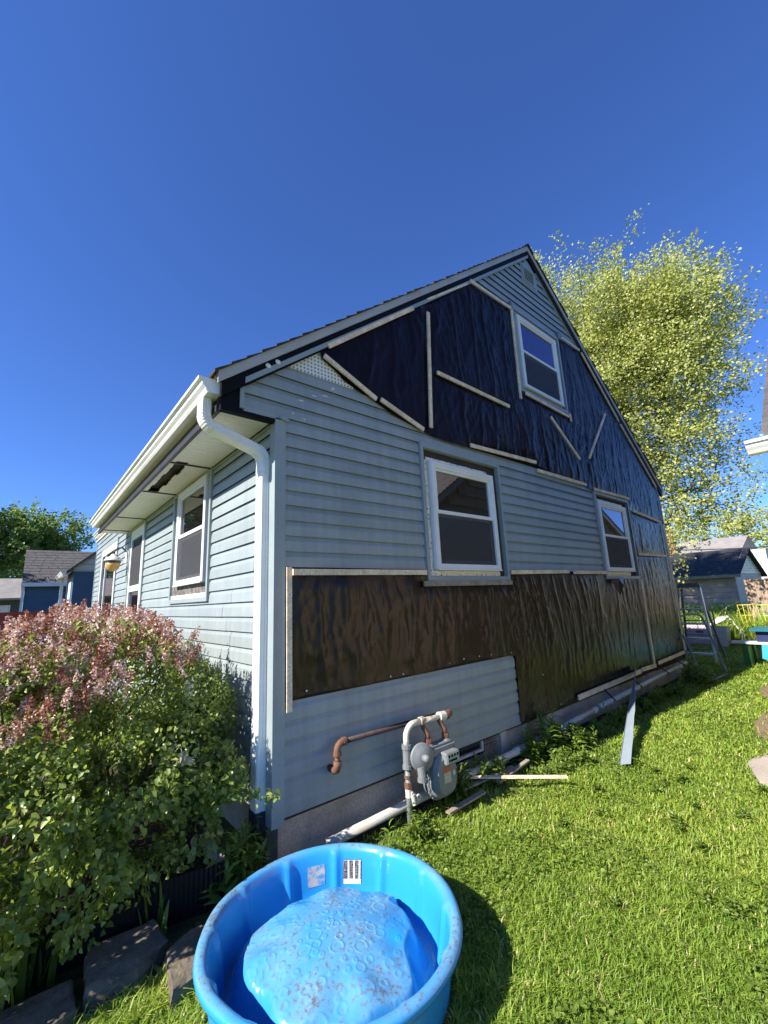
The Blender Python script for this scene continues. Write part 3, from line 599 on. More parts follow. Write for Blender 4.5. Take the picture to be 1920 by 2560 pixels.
# storm door and big front window
dr = MB(); ring(dr, Fr, 4.30, 5.50, 0.25, 2.885, .075, .075, .06, .03, 0.0, 0.035); DOOR = ob('front_door', dr, 'trim', HOUSE)
f = MB(); ring(f, Fr, 4.40, 5.40, 0.32, 2.85, .10, .10, .5, .16, 0.0, 0.028); wbox(f, Fr, 4.5, 5.3, 1.84, 1.93, 0, .028); ob('storm_door', f, 'white', DOOR)
p = MB(); wbox(p, Fr, 4.5, 5.3, 1.93, 2.69, 0.004, 0.009); ob('upper_pane', p, 'screen', DOOR)
p = MB(); wbox(p, Fr, 4.5, 5.3, 0.82, 2.69, -0.006, -0.001); ob('lower_pane', p, 'glass', DOOR)
bw = MB(); ring(bw, Fr, 6.74, 8.95, 0.9, 2.96, .07, .07, .07, .05, 0.0, 0.036); BWN = ob('picture_window', bw, 'trim', HOUSE)
f = MB(); ring(f, Fr, 6.82, 8.87, 0.98, 2.90, .12, .12, .1, .14, 0.0, 0.03); wbox(f, Fr, 8.2, 8.26, 1.08, 2.76, 0, .028); ob('frame', f, 'white', BWN)
p = MB(); wbox(p, Fr, 6.94, 8.75, 1.08, 2.76, 0.004, 0.009); ob('pane', p, 'glass', BWN)
# gable vent
v = MB(); v.prism([(3.985,6.17),(4.43,6.17),(4.43,6.50),(4.21,6.66),(3.985,6.50)], lambda p: G(p[0],p[1],0.016), lambda p: G(p[0],p[1],0.024)); ring(v, G, 4.02, 4.36, 6.22, 6.50, .035, .035, .03, .03, 0.024, 0.034); VENT = ob('gable_vent', v, 'trim', HOUSE)
mb = MB(); wbox(mb, G, 4.055, 4.325, 6.25, 6.47, 0.020, 0.0255); ob('vent_opening', mb, 'black', VENT)
for i in range(5):
    z = 6.262+i*.044; mb = MB(); mb.quadbox([G(4.055,z,.026),G(4.325,z,.026),G(4.325,z+.004,.034),G(4.055,z+.004,.034),G(4.055,z+.02,.026),G(4.325,z+.02,.026),G(4.325,z+.012,.034),G(4.055,z+.012,.034)]); ob('slat', mb, 'trim', VENT)
# basement window and diamond grille
b = MB(); wbox(b, G, 1.76, 2.42, -0.12, 0.19, -0.10, -0.06); BW = ob('basement_window', b, 'black', HOUSE)
f = MB(); ring(f, G, 1.775, 2.20, 0.075, 0.20, .03, .025, .022, .02, -0.06, -0.035); ob('frame', f, 'palesiding', BW)
p = MB(); wbox(p, G, 1.805, 2.175, 0.097, 0.18, -0.058, -0.052); ob('pane', p, 'glass', BW)
f = MB(); wbox(f, G, 2.20, 2.42, 0.125, 0.135, -0.05, -0.036); ob('rail', f, 'oldwood', BW)
gr = MB()
for (q0, q1, r0, r1) in ((2.205,2.42,-0.10,0.122),(2.205,2.42,0.137,0.20),(1.765,2.2,-0.10,0.06)):
    u = q0-(r1-r0)
    while u < q1:
        for sg in (1, -1):
            ua, ub = (u, u+(r1-r0)) if sg > 0 else (u+(r1-r0), u)
            lo, hi = 0.0, 1.0
            du = ub-ua
            for lim, fn in ((q0, 1), (q1, -1)):
                t = (lim-ua)/du
                if (fn > 0) == (du > 0): lo = max(lo, t)
                else: hi = min(hi, t)
            if hi-lo > .05: gr.bar(G(ua+du*lo, r0+(r1-r0)*lo, -0.03), G(ua+du*hi, r0+(r1-r0)*hi, -0.03), .0055, .004, (0,-1,0))
        u += 0.022
ob('grille', gr, 'oldwood', BW)

# ---- tarps
BAT = [((.443,3.689),(1.518,4.555)),((.398,3.585),(.956,3.349)),((1.01,3.361),(1.56,3.193)),((1.753,4.614),(1.671,3.241)),((1.83,3.914),(3.184,3.894)),((2.298,3.183),(3.681,3.233)),((3.513,5.46),(3.485,4.091)),((3.631,4.214),(4.831,4.186)),((4.254,4.031),(5.011,3.527)),((6.30,4.62),(5.36,3.609)),((3.694,3.127),(5.106,3.132)),((5.37,3.10),(6.763,3.112)),((6.861,2.903),(8.282,2.809)),((6.796,2.122),(8.219,2.136)),((6.708,1.693),(6.69,0.32)),((8.36,2.771),(8.36,1.646)),((8.32,1.576),(8.335,0.36)), ((1.758,4.775),(2.52,5.365)),((2.60,5.452),(3.511,5.472)),((4.968,5.605),(5.60,5.615)),((5.664,5.595),(6.9,4.625)),((6.95,4.58),(8.35,3.55)),((.106,1.764),(1.471,1.771)),((.086,1.80),(.089,.832)),((1.429,1.668),(2.83,1.667)),((2.842,1.781),(4.184,1.80)),((4.321,1.791),(5.36,1.795)),((4.008,.255),(6.078,.288)),((6.127,.30),(6.73,.287)),((6.868,.307),(8.28,.330))]
def segd(x, z, s):
    (ax, az), (bx, bz) = s; dx, dz = bx-ax, bz-az; t = max(0, min(1, ((x-ax)*dx+(z-az)*dz)/(dx*dx+dz*dz))); return math.hypot(x-ax-t*dx, z-az-t*dz)
def tarp(poly, base, seed, amp=1.0, step=0.016, fix=(), mt='tarp'):
    P = [Vector(p) for p in poly]; B = []
    for i in range(len(P)):
        a, b = P[i], P[(i+1) % len(P)]; k = max(1, int((b-a).length/0.05))
        for j in range(k): q = a+(b-a)*j/k; B.append(Vector((q.x+0.006*noise.noise((q.x*9,q.y*9,seed)), q.y+0.008*noise.noise((q.x*9,q.y*9,seed+5)))))
    nb = len(B); x0 = min(p.x for p in P); x1 = max(p.x for p in P); y0 = min(p.y for p in P); y1 = max(p.y for p in P)
    pa = np.array([(p.x, p.y) for p in B])
    gx, gy = np.meshgrid(np.arange(x0, x1, step), np.arange(y0, y1, step*1.9)); rs = np.random.default_rng(int(seed))
    q = np.c_[gx.ravel(), gy.ravel()]+rs.uniform(-.3, .3, (gx.size, 2))*step
    ins = np.zeros(len(q), bool); j = nb-1
    for i in range(nb):
        c = ((pa[i,1] > q[:,1]) != (pa[j,1] > q[:,1])) & (q[:,0] < (pa[j,0]-pa[i,0])*(q[:,1]-pa[i,1])/(pa[j,1]-pa[i,1]+1e-12)+pa[i,0]); ins ^= c; j = i
    q = q[ins]
    dmin = np.full(len(q), 9.0)
    for i in range(nb): dmin = np.minimum(dmin, np.hypot(q[:,0]-pa[i,0], q[:,1]-pa[i,1]))
    q = q[dmin > step*0.5]; dq = dmin[dmin > step*0.5]
    pts = B+[Vector(t) for t in q]
    r = delaunay_2d_cdt(pts, [(i, (i+1) % nb) for i in range(nb)], [], 1, 1e-5)
    vo, fo_ = r[0], r[2]
    mb = MB(); N_ = noise.noise
    for p in vo:
        x, z = p.x, p.y
        wx = x+0.14*N_((x*0.8,z*0.9,seed))+0.05*N_((x*2.5,z*2.5,seed+1))
        m1 = min(1, max(0, .5+1.6*N_((x*.8, z*.8, seed+20)))); m2 = min(1, max(0, .5+1.8*N_((x*1.1, z*1.1, seed+21))))    # where the sheet is crumpled, where taut
        cr = lambda v, k: max(0, 1-abs(v)*k)
        d = 0.018*abs(N_((wx*2.6, z*.30, seed+15)))                                                  # broad pleats
        d += 0.020*cr(N_((wx*3.4, z*.42, seed+2)), 6)+0.013*(.3+.7*m1)*cr(N_((wx*6.2+z*.7, z*.8, seed+3)), 6)  # sharp hanging folds
        d += 0.013*(.25+.75*m1)*cr(N_((wx*9+z*2.2, z*2.0, seed+4)), 5.5)+0.013*(.25+.75*m2)*cr(N_((wx*8-z*3.2, z*2.6, seed+5)), 5.5)   # slanting creases
        d += 0.006*m2*abs(N_((wx*16, z*4, seed+8)))+0.005*m1*abs(N_((wx*12+z*7, z*9, seed+9)))
        vd = noise.voronoi((wx*2.2, z*1.5+x*.4, seed))[0]; d += 0.010*max(0, 1-(vd[1]-vd[0])*6)+0.010*vd[0]
        d += 0.012*max(0, N_((x*1.3, z*0.9, seed+6)))
        d += 0.008*abs(N_((wx*22-z*6, z*6, seed+30)))+0.006*abs(N_((wx*20+z*9, z*12, seed+31)))
        d *= .62 if x < 2.5 else max(.36, .62-.07*(x-2.5))
        bd = min(segd(x, z, s_) for s_ in BAT); d *= min(1, max(0.12, (bd-.010)/.09))
        for fx, fz, rr in fix:
            dx, dz = x-fx, z-fz; l = math.hypot(dx, dz)
            if l < rr: ang = math.atan2(dz, dx); d = d*(l/rr)+0.006*(l/rr)*(1-l/rr)*2*abs(math.sin(ang*5+seed))
        mb.v.append((x, -(base+d*amp), z))
    mb.f = [tuple(f) for f in fo_]
    o = ob('tarp', mb, mt, HOUSE, True)
    return o
T1 = tarp([(0.375,3.645),(0.43,3.70),(1.535,4.585),(1.74,4.755),(2.60,5.435),(3.545,5.475),(3.545,4.235),(4.885,4.225),(4.93,5.60),(5.66,5.625),(8.49,3.46),(8.49,2.80),(6.76,2.86),(6.77,3.085),(5.38,3.075),(5.10,3.115),(3.69,3.205),(2.30,3.165),(1.87,3.15),(1.56,3.185),(1.2,3.26),(.97,3.335),(.63,3.44),(.39,3.575)], 0.024, 3.3, 1.0, step=0.017, fix=((1.6,3.2,.4),(0.4,3.6,.4)), mt='tarp_upper')
T1['label'] = 'shiny dark tarp over the upper gable wall'
T2 = tarp([(0.10,0.89),(0.10,1.785),(1.495,1.79),(1.497,1.66),(2.845,1.66),(2.847,1.79),(5.37,1.80),(5.40,1.70),(6.72,1.705),(6.70,0.295),(4.0,0.265),(3.6,0.225),(3.0,0.195),(2.77,0.225),(2.79,0.882),(2.70,0.902),(1.96,0.93),(1.6,0.915),(1.0,0.908),(.75,.91),(.36,.923),(.22,.918)], 0.021, 17.1, 0.9, fix=((3.30,.62,.45),(.2,.93,.35),(1.0,.92,.35),(2.0,.94,.35),(5.4,1.7,.5)))
T2['label'] = 'creased brown tarp below the ground-floor windows'
T3 = tarp([(6.68,3.08),(8.47,2.95),(8.44,0.31),(6.66,0.29)], 0.023, 29.7, 1.0)
T3['label'] = 'brown tarp strip between window and far corner'
# loose flap of tarp under the far window
mb = MB(); mb.v = [G(5.45,1.70,.055),G(5.98,1.715,.05),G(5.75,1.60,.12),G(5.62,1.44,.10),G(5.70,1.70,.085)]; mb.f = [(0,4,3),(4,1,2),(4,2,3)]; ob('tarp_flap', mb, 'tarp', T2)
# nails along the lower edge of the brown tarp
for x, z in ((.225,.945),(.375,.947),(.77,.935),(1.0,.93),(1.14,.927),(1.57,.938),(1.72,.94),(1.93,.955),(2.17,.952),(2.36,.945),(2.56,.935),(2.72,.925),(3.30,.62),(2.97,.54),(3.62,.25),(2.84,.27)):
    mb = MB(); mb.lathe([(0.0075,0),(0.0075,.003),(0.003,.005)], G(x,z,0.030), (0,-1,0), 8); ob('nail', mb, 'nail', T2)

# ---- wooden battens holding the tarps
def batten(a, b, w=0.042, d=0.046, t=0.017, mt='wood', mid=None):
    pts = [Vector(a)]+([Vector(mid)] if mid else [])+[Vector(b)]; mb = MB(); k = len(pts)
    for i, p in enumerate(pts):
        tt = (pts[min(i+1,k-1)]-pts[max(i-1,0)]).normalized(); n = Vector((-tt.y, tt.x))*w/2
        for q, dd in ((p-n,d),(p+n,d),(p+n,d+t),(p-n,d+t)): mb.v.append(G(q.x, q.y, dd))
    for i in range(k-1):
        for q in range(4): q2 = (q+1) % 4; mb.f.append((i*4+q, i*4+q2, i*4+4+q2, i*4+4+q))
    mb.f += [(0,1,2,3), tuple((k-1)*4+q for q in range(4))]
    o = ob('batten', mb, mt, HOUSE)
    L_ = (pts[-1]-pts[0]).length; nn = max(2, int(L_/.35))
    for i in range(nn):
        q = pts[0]+(pts[-1]-pts[0])*((i+.4)/nn) if not mid else None
        if q is not None:
            m2 = MB(); m2.lathe([(0.004,0),(0.004,.002)], G(q.x,q.y,d+t), (0,-1,0), 6); ob('nail', m2, 'rustdark', o)
    return o
for a, b in BAT[:17]:
    batten(a, b, mt='wood')
batten((1.758,4.775),(2.52,5.365), .025); batten((2.60,5.452),(3.511,5.472), .045); batten((4.885,4.25),(4.895,4.12), .045); batten((4.968,5.605),(5.60,5.615), .035)
batten((5.664,5.595),(6.9,4.625), .035); batten((6.95,4.58),(8.35,3.55), .035)
batten((.106,1.764),(1.471,1.771), .045); batten((.086,1.80),(.089,.832), .04, d=.026); batten((1.429,1.668),(2.83,1.667), .048, d=.046, mt='oldwood'); batten((2.842,1.781),(4.184,1.80), .045); batten((4.321,1.791),(5.36,1.795), .045)
batten((4.008,.255),(6.078,.288), .062, mid=(5.42,.272)); batten((6.127,.30),(6.73,.287), .058); batten((6.868,.307),(8.28,.330), .055)

# ---- white drain pipe hung along the foundation
PI_ = thing('drain_pipe', 'long white plastic pipe hung along the base of the gable wall', 'pipe', (0.3,-0.13,0))
path = [(0.30,-.14,.015),(1.2,-.14,.03),(2.4,-.14,.035),(3.3,-.13,.055)]
ob('pipe_section', MB().tube(path, .032, 14), 'pvc', PI_, True)
ob('pipe_section', MB().tube([(3.34,-.13,.056),(4.22,-.13,.085)], .032, 14), 'pvc', PI_, True)
ob('pipe_section', MB().tube([(4.38,-.13,.095),(6.0,-.13,.135),(8.02,-.12,.17)], .032, 14), 'pvc', PI_, True)
for x, z in ((1.75,.031),(2.5,.037),(4.22,.085),(5.6,.125),(7.6,.162)):
    ob('coupling', MB().tube([(x-.05,-.135,z-.001),(x+.05,-.135,z+.001)], .038, 14), 'pvc', PI_, True)
for x, z in ((4.75,.105),(5.7,.128),(6.9,.15),(7.75,.165)):
    mb = MB(); mb.bar((x,-.176,z),(x-.03,-.03,.27), .022, .003, (1,0,0)); mb.lathe([(.0355,-.011),(.0355,.011)], (x,-.13,z), (1,0,0), 16, False); ob('strap', mb, 'strap', PI_)

# ---- gas meter
GM = thing('gas_meter', 'grey gas meter with round regulator and rusty pipes by the wall', 'gas meter', (1.0,-.22,0))
gy_ = -0.22
ob('riser', MB().tube([(.965,gy_,-.15),(.965,gy_,.12),(.965,gy_,.30)], .021, 12), 'metergrey', GM, True)
mb = MB(); mb.tube([(.965,gy_,.175),(.965,gy_,.215)], .030, 8); mb.tube([(.965,gy_,.24),(.965,gy_,.262)], .028, 12); ob('union_nut', mb, 'rust', GM)
mb = MB(); mb.tube([(.965,gy_,.115),(.965,gy_,.17)], .026, 10); mb.bar((.965,gy_-.03,.15),(1.01,gy_-.035,.115), .022, .012, (0,-1,0)); vo = ob('shutoff_valve', mb, 'pipepaint', GM)
mb = MB(); mb.lathe([(.022,0),(.022,.01),(.009,.01),(.009,0)], (1.015,gy_-.045,.112), (0,-1,0), 14); mb.tube([(.965,gy_-.04,.14),(.97,gy_-.05,.075)], .014, 8); ob('lock_ring', mb, 'pipepaint', vo)
mb = MB(); mb.tube([(.965,gy_,.32),(.965,gy_,.46)], .031, 12); mb.tube([(.965,gy_,.44),(.965,gy_,.47)], .037, 12); mb.tube([(.965,gy_,.305),(.965,gy_,.33)], .037, 12); mb.tube([(.965,gy_,.40),(1.06,gy_-.03,.40)], .028, 10); REG = ob('regulator', mb, 'metergrey', GM, False)
c = Vector((1.055,gy_-.07,.375)); ax = Vector((-.25,-1,0.12)).normalized()
ob('diaphragm_case', MB().lathe([(.02,-.055),(.06,-.05),(.088,-.012),(.098,-.010),(.098,.006),(.088,.008),(.060,.028),(.03,.034),(.001,.035)], c, ax, 32), 'metergrey', REG, True)
ob('spring_cap', MB().lathe([(.026,.02),(.026,.07),(.022,.085),(.001,.086)], c, ax, 18), 'metergrey', REG, True)
mb = MB(); q = c+Vector((-.03,-.01,-.055)); mb.tube([q, q+Vector((0,-.01,-.07))], .03, 14); mb.tube([q+Vector((0,-.01,-.07)), q+Vector((0,-.01,-.095))], .036, 14); ob('vent_cap', mb, 'metergrey', REG)
mb = MB(); pa = [(.965,gy_,.46),(.965,gy_,.50)]+[(.965+.085*(1-math.cos(a)), gy_, .515+.085*math.sin(a)) for a in np.linspace(0, PI/2, 9)]+[(1.12,gy_,.60)]
ob('supply_bend', mb.tube(pa, .023, 12), 'pipepaint', GM, True)
ob('meter_bar', MB().tube([(1.13,gy_,.598),(1.40,gy_,.588)], .021, 12), 'pipepaint', GM, True)
mb = MB(); mb.tube([(1.115,gy_,.60),(1.15,gy_,.598)], .032, 10); mb.tube([(1.335,gy_,.592),(1.40,gy_,.588)], .036, 12); ob('bar_fitting', mb, 'pipepaint', GM)
mb = MB(); mb.tube([(1.40,gy_,.588),(1.44,gy_,.588)], .036, 12); mb.tube([(1.44,gy_,.588),(1.485,gy_+.02,.588)], .030, 12); ob('end_coupling', mb, 'rust', GM)
ob('outlet_pipe', MB().tube([(1.46,-.15,.575),(1.40,-.115,.570),(.47,-.105,.580)], .0185, 12), 'rustdark', GM, True)
mb = MB(); el = [(.47+.0,-.105,.580)]+[(.47-.05*math.sin(a), -.105, .53+.05*math.cos(a)) for a in np.linspace(0.15, PI/2, 7)]+[(.42,-.105,.50)]
mb.tube(el, .024, 12); mb.tube([(.49,-.105,.580),(.465,-.105,.580)], .0285, 12); mb.tube([(.42,-.105,.522),(.42,-.105,.50)], .0285, 12); ob('pipe_elbow', mb, 'rust', GM)
ob('nipple', MB().tube([(.42,-.105,.505),(.42,-.105,.44)], .018, 12), 'rust', GM, True)
mb = MB(); mb.tube([(.42,-.105,.465),(.42,-.105,.435),(.42,-.095,.412),(.42,-.07,.402),(.42,-.0,.402)], [.0275,.0275,.0275,.026,.022], 12); ob('pipe_elbow', mb, 'rust', GM, True)
# swivels from bar down to the meter
for x0, x1, z1 in ((1.125,1.165,.455),(1.315,1.36,.462)):
    mb = MB(); mb.tube([(x0+.01,gy_,.59),(x0+.02,gy_-.01,.55),(x1,gy_-.03,.505),(x1,gy_-.035,.465)], .020, 12); sw = ob('swivel', mb, 'rust', GM, True)
    mb = MB(); mb.tube([(x1,gy_-.035,.472),(x1,gy_-.035,.448)], .031, 6); mb.tube([(x1,gy_-.035,.448),(x1,gy_-.035,.42)], .027, 12); ob('swivel_nut', mb, 'rust', sw)
# meter case
yc = gy_-.035
def caseloop(w, h, cx, cz, n=28, pw=3.2): return [(cx+w*math.copysign(abs(math.cos(a))**(2/pw), math.cos(a)), cz+h*math.copysign(abs(math.sin(a))**(2/pw), math.sin(a))) for a in np.linspace(0, 2*PI, n, endpoint=False)]
mb = MB(); loops = [(.125,.150,.075),(.135,.158,.03),(.150,.172,.012),(.150,.172,-.006),(.135,.158,-.012),(.128,.150,-.045),(.10,.12,-.075)]
n = 28
for w, h, dy in loops:
    for p in caseloop(w, h, 1.268, .205, n): mb.v.append((p[0], yc-.01+dy*-1*-1, p[1]))
for i in range(len(loops)-1):
    for k in range(n): k2 = (k+1) % n; mb.f.append((i*n+k, i*n+k2, (i+1)*n+k2, (i+1)*n+k))
mb.f += [tuple(range(n)), tuple((len(loops)-1)*n+k for k in range(n))]
CASE = ob('meter_case', mb, 'metergrey', GM)
mb = MB(); mb.box(1.115,1.42,yc-.05,yc+.055,.345,.405); mb.box(1.14,1.39,yc-.04,yc+.045,.405,.425); mb.tube([(1.165,yc,.40),(1.165,yc,.435)], .035, 14); mb.tube([(1.36,yc,.40),(1.36,yc,.435)], .035, 14); tp = ob('top_cover', mb, 'metergrey', GM)
bv = tp.modifiers.new('bevel', 'BEVEL'); bv.width = .016; bv.segments = 3; bv.limit_method = 'ANGLE'
mb = MB(); mb.box(1.235,1.385,yc-.115,yc-.05,.285,.372); ib = ob('index_box', mb, 'metergrey', GM); bv = ib.modifiers.new('bevel', 'BEVEL'); bv.width = .010; bv.segments = 2
mb = MB(); mb.box(1.245,1.376,yc-.118,yc-.1155,.297,.363); IDX = ob('index_face', mb, 'dial', ib)
for i in range(4):
    mb = MB(); mb.lathe([(.0105,0),(.0105,.0015),(.008,.0015),(.008,.001)], (1.262+i*.0325, yc-.118, .345), (0,-1,0), 14); ob('dial_ring', mb, 'black', ib)
mb = MB(); mb.box(1.268,1.352,yc-.1195,yc-.118,.306,.322); mb.box(1.254,1.262,yc-.1195,yc-.118,.306,.322); ob('counter_strip', mb, 'black', ib)
mb = MB(); mb.box(1.225,1.302,yc-.0875,yc-.085,.232,.266); ob('warning_label', mb, 'orange', CASE)
mb = MB(); mb.box(1.225,1.302,yc-.0875,yc-.085,.158,.230); ob('data_label', mb, mat('label_tan', (.50,.47,.36), .5, .1, 60), CASE)
mb = MB(); mb.box(1.328,1.352,yc-.0875,yc-.085,.195,.225); ob('tag_label', mb, 'palesiding', CASE)
for i in range(22):
    a = 2*PI*i/22; p = (1.268+.142*math.copysign(abs(math.cos(a))**(2/3.2), math.cos(a)), .205+.164*math.copysign(abs(math.sin(a))**(2/3.2), math.sin(a)))
    mb = MB(); mb.lathe([(.008,0),(.008,.006),(.004,.008)], (p[0], yc-.017, p[1]), (0,-1,0), 6); ob('case_screw', mb, 'metergrey', CASE)

# ---- wall lantern beside the front door
LN = thing('wall_lantern', 'amber glass wall lantern beside the front door', 'lantern', (-0.2,5.75,2.2))
lx, ly, lz = -0.235, 5.62, 2.33
mb = MB(); mb.box(-0.035,-0.008,5.66,5.80,2.36,2.68); ob('backplate', mb, 'white', LN)
ob('arm', MB().tube([(-0.03,5.73,2.55),(-0.10,5.71,2.62),(-0.18,5.66,2.60),(lx,ly,2.52)], .014, 8), 'copper', LN, True)
ob('cap', MB().lathe([(.012,.17),(.03,.165),(.055,.125),(.10,.105),(.135,.06),(.138,.05),(.12,.05)], (lx,ly,lz), (0,0,1), 24), 'palesiding', LN, True)
ob('band', MB().lathe([(.118,.05),(.118,.015),(.112,.015)], (lx,ly,lz), (0,0,1), 24), 'copper', LN)
ob('glass_bowl', MB().lathe([(.112,.018),(.108,-.03),(.085,-.09),(.045,-.125),(.012,-.13)], (lx,ly,lz), (0,0,1), 24), 'lampglass', LN, True)
ob('finial', MB().lathe([(.02,-.125),(.022,-.14),(.008,-.155),(.001,-.165)], (lx,ly,lz), (0,0,1), 12), 'copper', LN, True)
# ================================================================== FOREGROUND THINGS
# ---- paddling pool with its floor popped up
PC = (-0.271, -1.091, 0.0)
POOL = thing('paddling_pool', 'dirty bright blue plastic paddling pool with its floor bulging up', 'pool', PC)
SEG = 240
prof = [(.425,.004),(.445,.012),(.452,.03),(.463,.12),(.474,.22),(.478,.255),(.470,.272),(.452,.262),(.455,.268),(.462,.288),(.478,.302),(.497,.304),(.512,.296),(.518,.280),(.514,.262),(.505,.254)]
def poolang(i): return 2*PI*i/SEG
V = []; F = []
# wall + rolled rim: inside up, over the rim, outer lip down
inn = [(.40,.010),(.425,.020),(.438,.045),(.447,.11),(.457,.19),(.464,.245),(.470,.270),(.478,.290),(.490,.301),(.505,.302),(.517,.294),(.522,.280),(.519,.262),(.510,.250),(.500,.252)]
for i in range(SEG):
    a = poolang(i)
    ribf = (max(0, math.cos(12*(a-math.radians(55))))**10)
    for j, (r, z) in enumerate(inn):
        rib = 0.014*ribf*(1 if 2 <= j <= 6 else (0.4 if j in (1, 7) else 0))
        dent = 0.006*noise.noise((math.cos(a)*2.2, math.sin(a)*2.2, z*3))
        zz = z + 0.008*noise.noise((math.cos(a)*1.3, math.sin(a)*1.3, 4.2)) if j > 4 else z
        rr = r-rib+dent
        V.append((PC[0]+rr*math.cos(a), PC[1]+rr*math.sin(a), zz))
m_ = len(inn)
for i in range(SEG):
    i2 = (i+1) % SEG
    for j in range(m_-1): F.append((i*m_+j, i2*m_+j, i2*m_+j+1, i*m_+j+1))
npmesh('pool_wall', np.array(V), np.array(F), 'pool', POOL, smooth=True)
# outer skin below the lip
V = []; F = []; outp = [(.505,.256),(.486,.250),(.478,.19),(.470,.10),(.460,.03),(.445,.004)]
for i in range(SEG):
    a = poolang(i); ribf = max(0, math.cos(12*(a-math.radians(55))))**10
    for j, (r, z) in enumerate(outp):
        rr = r-0.010*ribf*(1 if 1 <= j <= 3 else 0); V.append((PC[0]+rr*math.cos(a), PC[1]+rr*math.sin(a), z))
m_ = len(outp)
for i in range(SEG):
    i2 = (i+1) % SEG
    for j in range(m_-1): F.append((i*m_+j, i2*m_+j, i2*m_+j+1, i*m_+j+1))
npmesh('pool_outer_wall', np.array(V), np.array(F), 'pool', POOL, smooth=True)
# popped-up floor
NR, NA = 130, 360
prg = np.random.default_rng(5); bub = []
for _ in range(2500):
    rr = 0.40*math.sqrt(prg.random()); aa = prg.random()*2*PI; br = prg.choice([.005,.006,.008,.008,.011,.013,.018,.026]); bx, by = rr*math.cos(aa), rr*math.sin(aa)
    if all(math.hypot(bx-q[0], by-q[1]) > br+q[2]+.003 for q in bub): bub.append((bx, by, br))
    if len(bub) > 230: break
rad = np.linspace(0, 0.412, NR); ang = np.linspace(0, 2*PI, NA, endpoint=False)
A, Rr = np.meshgrid(ang, rad, indexing='ij'); X = Rr*np.cos(A); Y = Rr*np.sin(A)
ed = 0.378+0.020*np.sin(A*3+0.7)+0.016*np.sin(A*5+2.1)+0.012*np.sin(A*9+.4)
ed = ed+0.045*np.exp(-((A-0.25+PI) % (2*PI)-PI)**2/.02)-0.06*np.exp(-((A-0.02+PI) % (2*PI)-PI)**2/.015)
t = np.clip((ed+0.035-Rr)/0.085, 0, 1); stp = t*t*(3-2*t)
Z = 0.012+stp*(0.118+0.115*np.clip(1-(Rr/0.39)**2, 0, 1)**0.8)
Z = Z+0.010*np.sin(A*7+1)*np.exp(-((Rr-0.30)/.05)**2)*stp+0.006*np.sin(A*11+2.2)*np.exp(-((Rr-0.27)/.06)**2)
for bx, by, br in bub:
    d = np.hypot(X-bx, Y-by)
    Z = Z+0.0030*np.exp(-((d-br)/.0034)**2)*(0.4+0.6*stp)+(0.0022*np.exp(-(d/(br*.6))**2) if br < .012 else 0)
V = np.c_[(PC[0]+X).ravel(), (PC[1]+Y).ravel(), Z.ravel()]
i, j = np.meshgrid(np.arange(NA), np.arange(NR-1), indexing='ij'); i2 = (i+1) % NA
F = np.stack([i*NR+j, i*NR+j+1, i2*NR+j+1, i2*NR+j], -1).reshape(-1, 4)
npmesh('pool_floor', V, F, 'pool', POOL, smooth=True)
def sticker(name, a0, a1, z0, z1, mt):
    n = 10; me = bpy.data.meshes.new(name); V = []; F = []; UV = []
    rz = lambda z: .447+(z-.11)*0.125-0.0015
    for i in range(n+1):
        a = a0+(a1-a0)*i/n
        for k, z in enumerate((z0, z1)): r = rz(z)+0.006*noise.noise((math.cos(a)*2.2, math.sin(a)*2.2, z*3)); V.append((PC[0]+r*math.cos(a), PC[1]+r*math.sin(a), z))
    F = [(2*i, 2*i+2, 2*i+3, 2*i+1) for i in range(n)]
    me.from_pydata(V, [], F); uv = me.uv_layers.new(name='UVMap')
    for p in me.polygons:
        for li, vi in zip(p.loop_indices, p.vertices): uv.data[li].uv = ((vi//2)/n, vi % 2)
    me.materials.append(MT[mt]); return link(name, me, None, POOL)
sticker('care_label', math.radians(50.5), math.radians(38.5), .11, .235, 'carelabel')
sticker('worn_sticker', math.radians(73), math.radians(62), .12, .225, 'sticker')

POOL.location = (-.136, -.885, GZ); POOL.scale = (1.105, 1.105, .87)
# ---- edging stones, plastic edging strip
def stone(pts, h, label, seed, tilt=(0,0)):
    mb = MB(); P = [Vector(p) for p in pts]; B = []
    for i in range(len(P)):
        a, b = P[i], P[(i+1) % len(P)]
        for k in range(4): B.append(a+(b-a)*k/4)
    c = sum(B, Vector((0,0)))/len(B); n = len(B)
    for lv, (s, z) in enumerate(((1.0,GZ-.03),(1.02,GZ+(h-GZ)*.6),(.99,GZ+(h-GZ)*.92),(.93,h),(.5,h+.002))):
        for i, p in enumerate(B):
            q = c+(p-c)*s; nz = noise.noise((q.x*9, q.y*9, seed+lv))
            q2 = q+(q-c).normalized()*nz*.018; mb.v.append((q2.x, q2.y, z+nz*.010+(q.x-c.x)*tilt[0]+(q.y-c.y)*tilt[1]))
    for lv in range(4):
        for i in range(n): j = (i+1) % n; mb.f.append((lv*n+i, lv*n+j, lv*n+n+j, lv*n+n+i))
    mb.f.append(tuple(4*n+i for i in range(n)))
    tag(ob('edging_stone', mb, 'stone'), label, 'stone', 'stones edging the bed')
stone([(-1.62,-.14),(-1.02,-.13),(-1.02,-.34),(-1.25,-.42),(-1.66,-.34)], -.03, 'flat grey edging stone at the lower left corner, sun-spotted', 1.3)
stone([(-.96,-.04),(-.68,-.03),(-.66,-.24),(-.80,-.33),(-.985,-.28)], -.005, 'broad shaded edging stone between the strap leaves and the pool', 4.7)
stone([(-.68,-.30),(-.50,-.23),(-.45,-.32),(-.60,-.53),(-.72,-.56)], -.01, 'narrow edging stone tucked against the pool rim', 8.1)
ED = MB(); ex = np.linspace(-1.75, -.30, 120)
